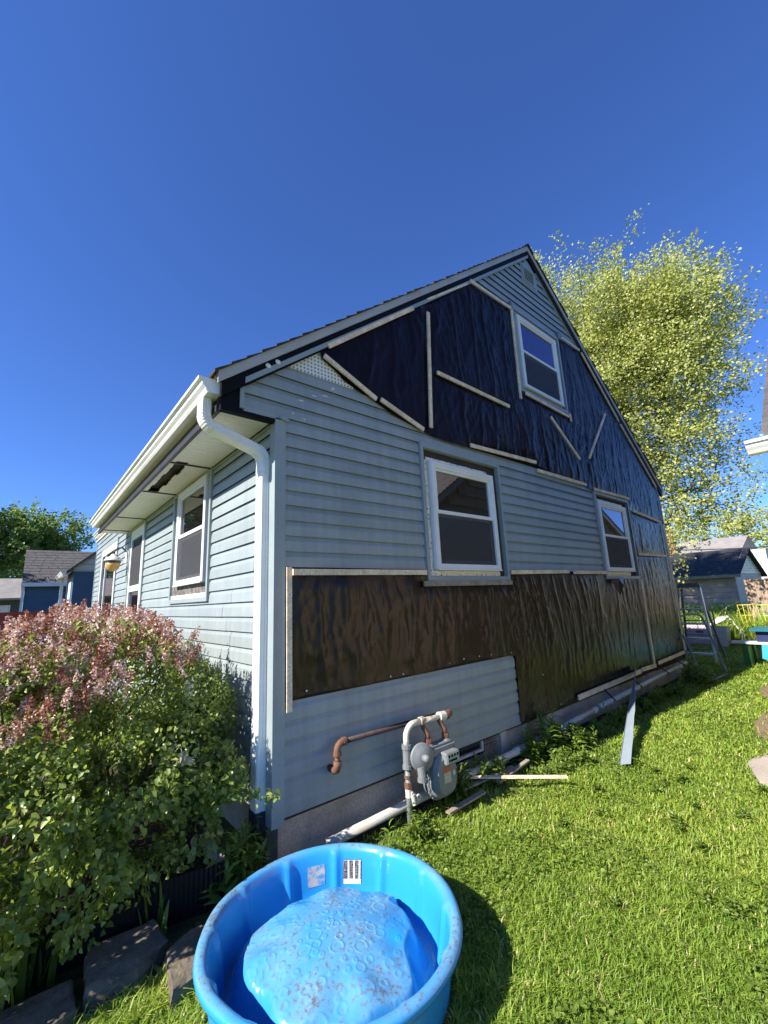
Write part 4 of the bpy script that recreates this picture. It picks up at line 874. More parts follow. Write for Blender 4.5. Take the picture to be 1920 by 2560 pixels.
for i, x in enumerate(ex):
    yy = .03-.16*max(0, (x+.75))**1.2+.012*math.sin(x*5)
    for z in (GZ, .13): ED.v.append((x, yy+(.004 if i % 2 else -.004), z+.01*math.sin(x*3)))
for i in range(len(ex)-1): ED.f.append((2*i, 2*i+2, 2*i+3, 2*i+1))
o = ob('garden_edging', ED, 'plasticblack'); so_ = o.modifiers.new('solid', 'SOLIDIFY'); so_.thickness = .005
tag(o, 'black ribbed plastic edging strip behind the stones', 'edging')

# ---- leaf clouds
def leaves(name, C, D, Nn, size, mt, parent=None, tint=None, shape='broad', fold=0.18, rg=None):
    """C centres (n,3), D leaf axis, Nn leaf normal (roughly), size (n,)"""
    rg = rg or rng; n = len(C)
    D = D/np.linalg.norm(D, axis=1, keepdims=True); S = np.cross(D, Nn); S /= (np.linalg.norm(S, axis=1, keepdims=True)+1e-9); U = np.cross(S, D)
    if shape == 'broad': tp = [(0,0,0),(.32,.36,1),(.32,-.36,1),(.72,.24,.8),(.72,-.24,.8),(1,0,-.25),(.5,0,0)]; fc = [(0,6,1),(0,2,6),(1,6,3),(2,4,6),(3,6,5),(6,4,5)]
    elif shape == 'lance': tp = [(0,0,0),(.3,.13,.5),(.3,-.13,.5),(.65,.11,.3),(.65,-.11,.3),(1,0,-.9)]; fc = [(0,2,1),(1,2,4),(1,4,3),(3,4,5)]
    else: tp = [(0,0,0),(.5,.42,.5),(1,0,-.2),(.5,-.42,.5)]; fc = [(0,3,2),(0,2,1)]
    k = len(tp); V = np.zeros((n, k, 3))
    for i, (a, b, c) in enumerate(tp): V[:,i] = C+size[:,None]*(D*a+S*b+U*(c*fold))
    F = (np.array(fc)[None]+(np.arange(n)*k)[:,None,None]).reshape(-1, 3)
    ti = rg.random(n) if tint is None else tint
    return npmesh(name, V.reshape(-1, 3), F, mt, parent, np.repeat(ti, k))
def unit(n, rg): v = rg.normal(size=(n, 3)); return v/np.linalg.norm(v, axis=1, keepdims=True)

MT['lilacleaf'] = leafmat('lilacleaf', [(0,(.11,.17,.04)),(.6,(.26,.34,.075)),(1,(.46,.52,.15))], .42, .36, .5)
MT['lilacflower'] = leafmat('lilacflower', [(0,(.24,.085,.055)),(.4,(.40,.19,.16)),(.6,(.62,.42,.43)),(1,(.88,.74,.77))], .25, .6, .2)
MT['tansiding'] = mat('tansiding2', (0.60, 0.45, 0.29), 0.6, 0.12, 3)
MT['mapleleaf'] = leafmat('mapleleaf', [(0,(.22,.27,.065)),(.5,(.40,.43,.13)),(1,(.62,.62,.28))], .40, .5, .25)
MT['darkleaf'] = leafmat('darkleaf', [(0,(.11,.18,.05)),(.6,(.20,.29,.08)),(1,(.32,.40,.12))], .40, .5, .4)
MT['weedleaf'] = leafmat('weedleaf', [(0,(.10,.17,.025)),(.6,(.17,.26,.04)),(1,(.27,.34,.06))], .38, .4, .45)
MT['grass'] = leafmat('grass', [(0,(.15,.26,.03)),(.35,(.24,.36,.045)),(.8,(.37,.46,.075)),(.93,(.52,.52,.12)),(1,(.68,.58,.28))], .40, .5, .35)

# ---- the lilac bush by the front wall
BU = thing('lilac_bush', 'large lilac bush with fading pink flowers in front of the house', 'bush', (-1.0,.7,0))
blobs = [(-1.45,.55,1.00,.52),(-.98,.62,1.02,.52),(-1.05,1.35,1.05,.50),(-1.75,1.1,.98,.55),(-.62,.95,.98,.44),(-.62,1.7,1.02,.45),(-1.0,2.3,1.0,.50),(-1.25,.12,.66,.42),(-1.62,.10,.62,.42),(-.85,.18,.66,.38),(-.52,.32,.66,.33),(-.36,.52,.92,.26),(-.34,.15,.52,.20),(-1.95,.4,.8,.5),(-.27,.82,.95,.2),(-1.5,-.02,.42,.30),(-1.05,.05,.42,.26),(-.78,.10,.34,.26),(-.48,.14,.30,.20),(-1.02,-.02,.26,.24),(-1.35,-.06,.22,.26),(-.5,.45,.62,.28),(-.34,.4,.45,.2),(-.65,.3,.45,.3),(-.35,.75,.6,.3),(-.5,.95,.62,.34),(-.75,.8,.6,.35),(-.3,.6,.8,.25)]
brg = np.random.default_rng(11); C = []; O = []
W_ = np.array([b[3]**2 for b in blobs]); W_ /= W_.sum()
for bi in brg.choice(len(blobs), 108000, p=W_):
    bx, by, bz, br = blobs[bi]; u = brg.normal(size=3); u /= np.linalg.norm(u)
    r = br*(1-0.45*brg.random()**1.6)*(1+.18*noise.noise((u[0]*2.5+bi, u[1]*2.5, u[2]*2.5)))
    p = np.array((bx, by, bz))+u*r
    if p[0] > -.07 or p[2] < .0 or p[2] > 1.39+.11*min(1, max(0, (p[0]+1.45)/.35)): continue
    if noise.noise((p[0]*4.8, p[1]*4.8, p[2]*4.8)) < -.12: continue
    if p[2] < .18 and brg.random() < .6: continue
    deep = any((p[0]-b[0])**2+(p[1]-b[1])**2+(p[2]-b[2])**2 < (b[3]*.60)**2 for k, b in enumerate(blobs) if k != bi)
    if deep: continue
    C.append(p); O.append(u)
# a side shoot reaching past the downspout to the corner
shoot = [np.array((-.40,-.02,.46))+ (np.array((-.10,-.20,.40))-np.array((-.40,-.02,.46)))*f+np.array((0,0,.05*math.sin(f*PI))) for f in np.linspace(0, 1, 14)]
for p in shoot:
    for _ in range(5): C.append(p+brg.normal(size=3)*.025); O.append(brg.normal(size=3)*.6+np.array((.1,-.4,.4)))
C = np.array(C); O = np.array(O); n = len(C)
Nn = O*.30+np.array((-.65,-.10,.45))+brg.normal(size=(n,3))*.6; D = O*.5+np.array((0,0,-.35))+brg.normal(size=(n,3))*.65
leaves('foliage', C, D, Nn, brg.uniform(.019, .044, n)*np.where(C[:,2] < .75, 1.2, .85), 'lilacleaf', BU, tint=np.clip(brg.normal(.5, .25, n), 0, 1), rg=brg)
# flower panicles on the upper half
FC = []; FD = []; FN = []; FT = []; FS = []
np_ = 0; tries = 0
while np_ < 1700 and tries < 60000:
    tries += 1; p = C[brg.integers(n)]; 
    ii = brg.integers(n); p = C[ii]+O[ii]*.035+np.array((0,0,.02))
    if O[ii][2] < -.15 or p[2] < .92+.25*max(0, p[0]+1.1)+.20*brg.random(): continue
    if p[0] > -.25 and brg.random() < .7: continue
    np_ += 1; ax_ = np.array((brg.normal()*.4, brg.normal()*.4-.15, 1)); ax_ /= np.linalg.norm(ax_); Lp = brg.uniform(.06, .13); tone = np.clip(brg.normal(.46, .25), 0, 1)
    k = int(60*Lp/.1); s = brg.random(k); rad_ = .028*(1-s*.75); u = unit(k, brg)
    pts = p+ax_*(s[:,None]*Lp-.01)+u*rad_[:,None]; FC.append(pts); FD.append(unit(k, brg)); FN.append(u+.3); FT.append(np.clip(tone+brg.normal(0, .22, k), 0, 1)); FS.append(brg.uniform(.011, .019, k))
FC = np.concatenate(FC); FD = np.concatenate(FD); FN = np.concatenate(FN)
fl = leaves('flowers', FC, FD, FN, np.concatenate(FS), 'lilacflower', BU, tint=np.concatenate(FT), shape='quad', rg=brg); fl['kind'] = 'stuff'
for k in range(60):
    p = C[brg.integers(n)]
    if p[1] < .25 or p[2] < .4: continue
    b = np.array((-1.05+brg.uniform(-.4,.4), .85+brg.uniform(-.35,.5), GZ)); mid = b+(p-b)*.55+np.array((brg.normal()*.04, abs(brg.normal())*.04, .10))
    ob('stem', MB().tube([b, b+(mid-b)*.5+np.array((.02,0,.03)), mid, p], [.010,.009,.007,.003], 6), 'lilacbark', BU)
for k in range(14):     # bare flower twigs standing above the bush
    p = C[brg.integers(n)]
    if p[2] < 1.25: continue
    q = p+np.array((brg.normal()*.04, brg.normal()*.04, brg.uniform(.10,.2))); ob('twig', MB().tube([p-np.array((0,0,.1)), p, q], [.003,.0025,.0015], 5), 'lilacbark', BU)

# ---- strap-leaved plant
def strap_plant(loc, label, n, h, seed):
    r = np.random.default_rng(seed); t = thing('iris_plant', label, 'plant', loc); 
    for k in range(n):
        a = r.random()*2*PI; ln = h*r.uniform(.6,1.1); lean = r.uniform(.05,.45); w = r.uniform(.010,.017); mb = MB(); m_ = 7
        b = Vector((loc[0]+r.normal()*.05, loc[1]+r.normal()*.05, GZ)); d = Vector((math.cos(a), math.sin(a), 0)); sd = Vector((-d.y, d.x, 0))
        for i in range(m_+1):
            f = i/m_; c = b+d*lean*ln*f*f+Vector((0,0,ln*(f-.25*lean*f*f))); ww = w*(1-f**3)+.0008
            mb.v += [tuple(c-sd*ww), tuple(c+sd*ww)]
        mb.f = [(2*i, 2*i+1, 2*i+3, 2*i+2) for i in range(m_)]
        o = ob('leaf', mb, 'weedleaf', t); a_ = o.data.attributes.new('tint','FLOAT','POINT'); a_.data.foreach_set('value', [r.random()*.8]*len(o.data.vertices))
strap_plant((-1.24,-.02,0), 'tall strap-leaved plant at the left picture edge, in front of the bush', 26, .42, 3)
strap_plant((-1.10,.04,0), 'smaller strap-leaved plant right of the tall one, under the bush', 14, .34, 4)
strap_plant((-.66,-.02,0), 'thin tuft of strap leaves behind the edging stones', 8, .26, 6)

# ---- corrugated black drain hose and pale pipe under the downspout
pa = [(-.055,.115,.16),(-.06,.105,.06),(-.08,.06,-.025),(-.13,-.02,-.05),(-.18,-.10,-.05)]
def smooth_path(P, n):
    P = [Vector(p) for p in P]; P = [P[0]*2-P[1]]+P+[P[-1]*2-P[-2]]; out = []
    for i in range(1, len(P)-2):
        for k in range(n):
            t = k/n; a, b, c, d = P[i-1], P[i], P[i+1], P[i+2]
            out.append(.5*((2*b)+(c-a)*t+(2*a-5*b+4*c-d)*t*t+(3*b-a-3*c+d)*t**3))
    return out+[P[-2]]
sp_ = smooth_path(pa, 14)
tag(ob('drain_hose', MB().tube(sp_, [.048+(.006 if i % 2 else 0) for i in range(len(sp_))], 14), 'plasticblack', None, False), 'black corrugated hose leading from the foot of the downspout', 'hose')
sp_ = smooth_path([(-.30,.55,.00),(-.30,.38,.06),(-.27,.24,.03),(-.22,.14,-.05)], 12)
tag(ob('flexible_pipe', MB().tube(sp_, [.033+(.003 if i % 2 else 0) for i in range(len(sp_))], 12), 'pvc', None, False), 'short pale ribbed pipe lying in the bed behind the bush', 'pipe')

# ---- loose laths and the fallen siding strip on the grass
def lath(a, b, label, w=.040, t=.014, mt='oldwood'):
    tag(ob('wooden_lath', MB().bar(a, b, w, t), mt), label, 'lath', 'loose laths beside the gas meter')
lath((1.70,-.12,.02),(2.33,-.72,.005), 'pale lath lying across the others, its right end in the sun', mt='wood')
lath((1.56,-.20,-.02),(2.27,-.23,-.02), 'grey lath pointing along the wall under the pale one')
lath((1.92,-.31,-.03),(2.40,-.31,.02), 'short mossy lath propped behind the sunlit weeds')
lath((1.24,-.34,-.04),(1.68,-.34,-.025), 'lath with a splintered end, closest to the camera', .045)
mb = MB(); n = 16; a0 = Vector((3.06,-.905,-.065)); b0 = Vector((5.85,-.07,.34))
for i in range(n+1):
    f = i/n; c = a0+(b0-a0)*f+Vector((0,0,.02*math.sin(f*PI)*-1+.02)); tw = .25+1.35*f**1.5; d = (b0-a0).normalized(); sd = d.cross(Vector((0,0,1))).normalized(); u = sd.cross(d)
    wv = sd*math.cos(tw)+u*math.sin(tw); nv = -sd*math.sin(tw)+u*math.cos(tw); jag = .012*random.uniform(-1,1)
    for s, h in ((-.050,.012),(-.048,0),(.012,.003),(.044+jag*.8,0)): mb.v.append(tuple(c+wv*s+nv*h))
for i in range(n):
    for q in range(3): mb.f.append((i*4+q, i*4+q+1, i*4+4+q+1, i*4+4+q))
o = ob('siding_strip', mb, mat('stripgrey', (.30,.36,.40), .4, .05, 4)); so_ = o.modifiers.new('solid', 'SOLIDIFY'); so_.thickness = .002
tag(o, 'torn strip of blue-grey siding lying on the lawn and leaning on the wall', 'siding strip')

# ---- weeds along the foundation
def weed_mesh(seed, h, nst, llen, shape='lance'):
    r = np.random.default_rng(seed); C = []; D = []; Nn = []; S = []
    for s in range(nst):
        a = r.random()*2*PI; lean = r.uniform(.05,.5); hh = h*r.uniform(.6,1.05); d = np.array((math.cos(a), math.sin(a), 0)); b = np.array((r.normal()*.04, r.normal()*.04, 0))
        for f in np.linspace(.12, 1, int(6+hh*14)):
            p = b+d*lean*hh*f**1.5+np.array((0,0,hh*f)); ph = r.random()*2*PI; q = np.array((math.cos(ph), math.sin(ph), .35+.4*f)); C.append(p); D.append(q+r.normal(size=3)*.15); Nn.append(np.array((0,0,1))+r.normal(size=3)*.25); S.append(llen*(1.1-.5*f)*r.uniform(.7,1.15))
    o = leaves('leaves', np.array(C), np.array(D), np.array(Nn), np.array(S), 'weedleaf', None, shape=shape, fold=.25, rg=r); me = o.data; bpy.data.objects.remove(o); return me
WM = [weed_mesh(31, .34, 6, .17), weed_mesh(32, .26, 7, .15), weed_mesh(33, .42, 5, .19), weed_mesh(34, .20, 8, .12, 'broad'), weed_mesh(35, .30, 6, .20)]
def weed(loc, k, s, rz, label, group=None, name='weed_plant'):
    t = thing(name, label, 'weed', (loc[0], loc[1], GZ), group); t.rotation_euler.z = rz; t.scale = (s, s, s)
    o = bpy.data.objects.new('leaves', WM[k]); COL.objects.link(o); o.parent = t
wr = np.random.default_rng(21)
for i in range(64):
    x = wr.uniform(1.5, 7.3); yy = -wr.uniform(.16, .20 if x < 3.2 else .40)
    if x > 2.2 and x < 2.5 and yy > -.2: continue
    weed((x, yy, 0), int(wr.integers(5)), wr.uniform(.5,.7) if x < 2.2 else (wr.uniform(.7,1.0) if x < 3.6 else wr.uniform(.4,.7)), wr.random()*6, 'dark green weed growing in the shade along the foundation', 'weeds in the shade of the gable wall')
for i in range(14):
    weed((wr.uniform(2.3,3.1), -wr.uniform(.36,.60), 0), int(wr.choice([1,3,4])), wr.uniform(.35,.6), wr.random()*6, 'bright sunlit weed clump behind the pale lath', 'sunlit weeds beside the laths')
for i in range(5):
    weed((wr.uniform(.55,1.0), -wr.uniform(.30,.46), 0), int(wr.choice([0,3])), wr.uniform(.5,.7), wr.random()*6, 'weed growing at the foot of the gas meter', 'weeds below the gas meter')
for i in range(5):
    weed((-.24+wr.normal()*.06, -.08+wr.normal()*.09, 0), int(wr.choice([0,2])), wr.uniform(.6,.9), wr.random()*6, 'leafy weed in the gap between bush and house corner', 'weeds at the house corner')
for i in range(7):
    weed((wr.uniform(7.4,8.4), -wr.uniform(.15,.62), 0), int(wr.integers(5)), wr.uniform(.6,1.0), wr.random()*6, 'weed growing around the feet of the tube frame', 'weeds by the tube frame')
for i in range(26):
    x, yy = wr.uniform(1.0,4.5), -wr.uniform(.75,2.2)
    weed((x, yy, 0), 3, wr.uniform(.25,.42), wr.random()*6, 'small broad-leaved weed in the open lawn', 'small weeds in the lawn', 'lawn_weed')

# ---- lawn blades
def grass_field(name, N_, rmin, rmax, az0, az1, hscale, test, seed, label):
    r = np.random.default_rng(seed)
    d = rmin*(rmax/rmin)**r.random(N_); az = np.radians(r.uniform(az0, az1, N_)); x = CAMP[0]+d*np.sin(az); y = CAMP[1]+d*np.cos(az)
    k = test(x, y, r); x, y, d = x[k], y[k], d[k]; n = len(x)
    cl = np.array([noise.noise((a*2.2, b*2.2, 0)) for a, b in zip(x, y)]); c2 = np.array([noise.noise((a*9, b*9, 3)) for a, b in zip(x, y)])
    h = hscale*(0.75+.6*cl+.55*c2+r.uniform(-.3,.5,n)+(r.random(n) < .03)*.9); h = np.clip(h, hscale*.25, None)
    w = .0024*np.maximum(1, d/2.6)*r.uniform(.7,1.3,n)
    a = r.random(n)*2*PI; dx, dy = np.cos(a), np.sin(a); ln = r.uniform(.15,1.0,n)+.25; wx = .35*np.ones(n)
    V = np.zeros((n, 5, 3)); b = np.c_[x, y, np.full(n, GZ)]; s = np.c_[-dy, dx, np.zeros(n)]*w[:,None]
    l = np.c_[dx*ln*h+.12*h, dy*ln*h-.05*h, h*0]
    mid = b+l*.32; mid[:,2] += h*.62; tip = b+l; tip[:,2] += h*(1.05-.35*ln)
    V[:,0] = b-s; V[:,1] = b+s; V[:,2] = mid-s*.8; V[:,3] = mid+s*.8; V[:,4] = tip
    F = (np.array([(0,1,3),(0,3,2),(2,3,4)])[None]+(np.arange(n)*5)[:,None,None]).reshape(-1, 3)
    c3 = np.array([noise.noise((a*.7, b*.7, 9)) for a, b in zip(x, y)]); ti = np.clip(.44+.22*cl+.16*c2+.25*c3+r.normal(0,.17,n), 0, .95); dead = r.random(n) < .03+.05*np.clip(c3, 0, 1); ti[dead] = 1
    o = npmesh(name, V.reshape(-1,3), F, 'grass', None, np.repeat(ti, 5)); o['kind'] = 'stuff'; o['label'] = label; o['category'] = 'grass'; return o
def lawn_test(x, y, r):
    ok = (y < -.10) & (y > -3.6) & (x > -1.9)
    ok &= np.hypot(x+.136, y+.885) > .53
    ok &= ~((x > -1.8) & (x < -.38) & (y > -.40+.3*np.clip(x+.9, -9, 0)*0))          # bed and stones
    ok &= ~((x < .1) & (y > -.30))
    slab = (x > 3.40) & (x < 4.8) & (y > -2.7) & (y < -1.63-(np.abs(x-3.95))*.30); ok &= ~slab
    for cx, cy, sx, sy in ((5.7,-1.68,1.0,.28),(7.75,-1.36,.8,.22)):
        ok &= ~((((x-cx)/sx)**2+((y-cy)/sy)**2 < .8) & (r.random(len(x)) < .88))
    shade = (y > -.5) & (x > 1.2) & (x < 8.6); ok &= ~(shade & (r.random(len(x)) < .55))
    return ok
grass_field('lawn_grass', 520000, 1.0, 14, 20, 100, .037, lawn_test, 41, 'short mown lawn grass beside the house')
# low clover and broad leaves mixed into the turf
cr = np.random.default_rng(77); cd = 1.2*(9/1.2)**cr.random(60000); ca = np.radians(cr.uniform(20, 100, 60000)); cx = CAMP[0]+cd*np.sin(ca); cy = CAMP[1]+cd*np.cos(ca)
ck = lawn_test(cx, cy, cr) & (np.array([noise.noise((a*1.6, b*1.6, 21)) for a, b in zip(cx, cy)]) > .08); cx, cy, cd = cx[ck], cy[ck], cd[ck]; cn = len(cx)
o = leaves('clover', np.c_[cx, cy, GZ+cr.uniform(.015, .05, cn)], np.c_[cr.normal(size=(cn,2)), cr.normal(size=cn)*.25], np.c_[cr.normal(size=(cn,2))*.35, np.ones(cn)], cr.uniform(.014, .030, cn)*np.maximum(1, cd/5), 'weedleaf', None, shape='broad', rg=cr)
o['kind'] = 'stuff'; o['label'] = 'low clover leaves mixed into the lawn'; o['category'] = 'clover'
def left_test(x, y, r): return (y < -.34) & (y > -.80) & (x < -.42) & (x > -1.9) & (np.hypot(x+.136, y+.885) > .53)
grass_field('lawn_grass', 60000, 1.9, 2.9, -12, 40, .055, left_test, 42, 'sunlit grass between the edging stones and the camera')
def yard_test(x, y, r):
    ok = (x > 9.0) & (y < 7) & (y > -4) & ~((x < 8.7) & (y > 0)); return ok
grass_field('yard_grass', 60000, 10.3, 17, 66, 95, .07, lambda x, y, r: yard_test(x, y, r) & (x < 14.0), 43, 'short grass in the back yard beyond the ladder')
grass_field('tall_grass', 60000, 14.8, 29, 62, 95, .55, lambda x, y, r: yard_test(x, y, r) & (x > 13.4) & (x < 26), 44, 'tall uncut grass at the back of the yard')

# ================================================================== FAR END OF THE WALL
LD = thing('step_ladder', 'aluminium step ladder standing behind the far house corner', 'ladder', (9.1,-.1,0))
FT_ = [Vector((8.93,-.40,0)), Vector((8.93,.26,0))]; TP_ = [Vector((9.20,-.27,1.66)), Vector((9.20,.10,1.66))]
for a, b in zip(FT_, TP_):
    o = ob('front_rail', MB().bar(a+(b-a)*.03, b, .035, .075, (1,0,0)), 'alu', LD); ob('foot', MB().bar(a, a+(b-a)*.06, .05, .09, (1,0,0)), 'yellow', o)
for i in range(5):
    f = (.24+.30*i)/1.66; a = FT_[0]+(TP_[0]-FT_[0])*f; b = FT_[1]+(TP_[1]-FT_[1])*f; ob('step', MB().bar(a, b, .08, .035), 'alu', LD)
mb = MB(); mb.box(9.12,9.30,-.30,.13,1.60,1.67); mb.box(9.16,9.27,-.27,.10,1.67,1.70); ob('top_cap', mb, 'fiber', LD)
for ya, yb in ((-.40,-.24),(.30,.08)):
    a, b = Vector((9.66,ya,0)), Vector((9.27,yb,1.58)); o = ob('rear_rail', MB().bar(a+(b-a)*.03, b, .035, .06, (1,0,0)), 'fiber', LD); ob('foot', MB().bar(a, a+(b-a)*.06, .05, .08, (1,0,0)), 'yellow', o)
for f in (.16, .36, .56): ob('rear_brace', MB().bar(Vector((9.66,-.40,0)).lerp(Vector((9.27,-.24,1.58)), f), Vector((9.66,.30,0)).lerp(Vector((9.27,.08,1.58)), f), .03, .02), 'fiber', LD)
tf = smooth_path([(8.12,-.70,.02),(8.35,-.54,.5),(8.58,-.37,.98),(8.50,-.33,1.06),(8.20,-.24,1.09),(7.95,-.16,1.05),(7.86,-.13,.96),(7.58,-.33,.48),(7.30,-.52,.03)], 8)
mb = MB().tube(tf, .019, 10); TFo = ob('tube_frame', mb, 'tubegrey', None, True); tag(TFo, 'bent grey metal tube frame leaning against the wall in front of the ladder', 'frame')
ob('bottom_bar', MB().tube([(8.12,-.70,.02),(7.2,-.66,.03)], .019, 10), 'tubegrey', TFo, True)
# painted children's picnic table
TB = thing('picnic_table', 'small brightly painted picnic table at the right picture edge', 'table', (9.4,-1.2,0))
mb = MB(); mb.box(8.95,9.6,-1.95,-.93,.715,.76); ob('table_top', mb, 'teal', TB)
mb = MB(); mb.box(8.98,9.22,-1.9,-.60,.47,.51); ob('bench', mb, 'palesiding', TB)  # white sun glare on the seat put into this bench's colour
mb = MB(); mb.box(9.5,9.7,-1.9,-.66,.44,.48); ob('bench', mb, 'green', TB)
mb = MB(); mb.box(9.05,9.45,-1.20,-1.0,.51,.715); ob('pedestal', mb, 'navy', TB)
mb = MB(); mb.box(9.52,9.66,-.86,-.70,.0,.44); ob('leg', mb, 'green', TB)
mb = MB(); mb.box(9.05,9.25,-.86,-.74,.0,.47); ob('leg', mb, 'green', TB)
mb = MB(); mb.prism([(-1.08,.47),(-1.6,.47),(-1.6,.0),(-1.3,.0),(-1.22,.16),(-1.05,.22)], lambda p: (8.90,p[0],p[1]), lambda p: (8.96,p[0],p[1])); ob('side_panel', mb, 'skyblue', TB)
# tub, shovel, crate, storage box
mb = MB()
for s, z in ((.15,.0),(.19,.52)):
    for a, b in ((-1,-1),(1,-1),(1,1),(-1,1)): mb.v.append((12.3+a*s*1.1, .22+b*s, z))
mb.f = [(0,1,2,3),(0,1,5,4),(1,2,6,5),(2,3,7,6),(3,0,4,7)]
BIN = ob('plastic_tub', mb, 'bin'); tag(BIN, 'pale grey plastic tub with a tilted lid beyond the ladder', 'tub')
mb = MB(); mb.prism([(.44,.50),(.02,.72),(-.0,.76),(.16,.79),(.46,.54)], lambda p: (12.08,p[0],p[1]), lambda p: (12.52,p[0],p[1])); ob('lid', mb, 'bin', BIN)
SH = thing('shovel', 'shovel with black handle standing behind the plastic tub', 'shovel', (12.6,-.05,0))
ob('shaft', MB().tube([(12.6,.10,.80),(12.7,-.12,.38)], .018, 8), 'palesiding', SH); ob('grip', MB().tube([(12.6,.10,.80),(12.6,.21,.94),(12.6,.10,.96),(12.6,.08,.80)], .014, 6), 'strap', SH)
mb = MB(); mb.box(12.62,12.72,-.22,-.06,.10,.40); ob('blade', mb, 'tubegrey', SH)
mb = MB(); ring(mb, lambda u, z, d: (12.2-d, u, z), -.09, .17, .0, .17, .02, .02, .03, .03, 0, .02); mb.bar((12.2,-.07,.03),(12.2,.15,.14), .015, .012); mb.bar((12.2,-.07,.14),(12.2,.15,.03), .015, .012); tag(ob('crate', mb, 'orange'), 'low orange-red slatted crate on the grass beyond the ladder', 'crate')
mb = MB(); mb.box(12.2,12.6,.44,.95,.06,.56); SB = ob('storage_box', mb, 'pink'); tag(SB, 'pale pink toy box with purple marking, seen between the ladder rungs', 'box')
mb = MB(); mb.box(12.185,12.199,.55,.72,.36,.42); ob('marking', mb, 'purple', SB)
# wire fence panel
WF = thing('wire_fence', 'diamond wire mesh panel seen through the ladder', 'fence', (11.5,.5,0)); mb = MB()
for k in range(-14, 26):
    for sg in (1, -1):
        y0 = -.1+k*.075; y1 = y0+sg*1.0; a, b = (y0, 0.02), (y1, 1.02)
        lo, hi = 0, 1
        for lim in ((.1, .95),):
            t0, t1 = (lim[0]-a[0])/(b[0]-a[0]), (lim[1]-a[0])/(b[0]-a[0]); lo, hi = max(lo, min(t0,t1)), min(hi, max(t0,t1))
        if hi-lo > .03: mb.bar((11.5, a[0]+(b[0]-a[0])*lo, .02+lo), (11.5, a[0]+(b[0]-a[0])*hi, .02+hi), .006, .006, (1,0,0))
ob('mesh', mb, 'tubegrey', WF)
for yy in (.1, .95): ob('post', MB().tube([(11.5,yy,0),(11.5,yy,1.05)], .02, 8), 'tubegrey', WF)
# tomato cages
def cage(x, y, lab, mt, zb=.42, zt=1.02, r0=.11, r1=.19):
    C_ = thing('plant_cage', lab, 'plant cage', (x,y,0))
    for z in (zt, (zt+zb)/2, zb):
        r = r0+(r1-r0)*(z-zb)/(zt-zb); ob('hoop', MB().tube([(x+r*math.cos(a), y+r*math.sin(a), z) for a in np.linspace(0, 2*PI, 17)], .006, 6), mt, C_)
    for a in (.5, 2.0, 3.6, 5.1): ob('leg', MB().tube([(x+r1*math.cos(a), y+r1*math.sin(a), zt),(x+r0*.6*math.cos(a), y+r0*.6*math.sin(a), .0)], .008, 6), mt, C_)
cage(14.0,-.08,'yellow wire plant cage standing in the tall grass', 'wire_yellow'); cage(13.8,-.52,'yellow wire plant cage cut by the right picture edge', 'wire_yellow'); cage(14.3,-.42,'green wire plant cage between the two yellow ones', 'wire_green')

# ================================================================== NEIGHBOURS
def roof_courses(parent, eave, ridge, u0, u1, axis, n, mt, tabs=None, name='shingle_course'):
    """eave/ridge = (horizontal position, z) across the slope; axis 'x' -> slope runs along y and courses along x"""
    for i in range(n):
        f0, f1 = i/n, (i+1.02)/n
        p = [eave[0]+(ridge[0]-eave[0])*f for f in (f0, f1)]; z = [eave[1]+(ridge[1]-eave[1])*f for f in (f0, f1)]
        segs = [(u0, u1)]
        if tabs:
            segs = []; u = u0-random.random()*tabs
            while u < u1: segs.append((max(u, u0), min(u+tabs-.012, u1))); u += tabs
        for a, b in segs:
            if b-a < .02: continue
            t = .012+(random.uniform(0, .012) if tabs else .012)
            mb = MB(); q = [(p[0],z[0]-.01),(p[1],z[1]-.01),(p[1],z[1]+.002),(p[0],z[0]+t)]
            if axis == 'x': mb.prism(q, lambda w: (a,w[0],w[1]), lambda w: (b,w[0],w[1]))
            else: mb.prism(q, lambda w: (w[0],a,w[1]), lambda w: (w[0],b,w[1]))
            ob('shingle' if tabs else name, mb, mt, parent)
# next-door house on the right (its eave corner shows; its wall is mirrored in the windows)
NH = thing('neighbour_house', 'neighbouring house with white gutter, cut by the right picture edge', 'house', (9,-6,0))
nx0, nx1, ny = 3.95, 13.2, -2.42
nzL = lambda x: 2.98+.70*(x-3.62); nzR = lambda x: 5.696-.46*(x-7.5)
mb = MB(); mb.prism([(nx0,0),(nx1,0),(nx1,2.95),(7.5,5.56),(nx0,3.08)], lambda p: (p[0],ny,p[1]), lambda p: (p[0],ny-9,p[1])); NW = ob('wall', mb, 'tansiding', NH)
for i in range(28):
    z = .15+i*.23; xa = nx0 if z < 2.9 else nx0+(z-2.85)/.70; xb = nx1 if z < 2.9 else 7.5+(5.3-z)/.46
    if xb-xa < .4: break
    mb = MB(); mb.quadbox([(xa,ny,z),(xb,ny,z),(xb,ny+.032,z),(xa,ny+.032,z),(xa,ny,z+.24),(xb,ny,z+.24),(xb,ny+.006,z+.24),(xa,ny+.006,z+.24)]); ob('clapboard', mb, 'tansiding', NW)
for i in range(12):
    z = .15+i*.23; mb = MB(); mb.quadbox([(nx0-.032,ny-9,z),(nx0,ny-9,z),(nx0,ny+.03,z),(nx0-.032,ny+.03,z),(nx0-.006,ny-9,z+.24),(nx0,ny-9,z+.24),(nx0,ny+.03,z+.24),(nx0-.006,ny+.03,z+.24)]); ob('clapboard', mb, 'tansiding', NW)
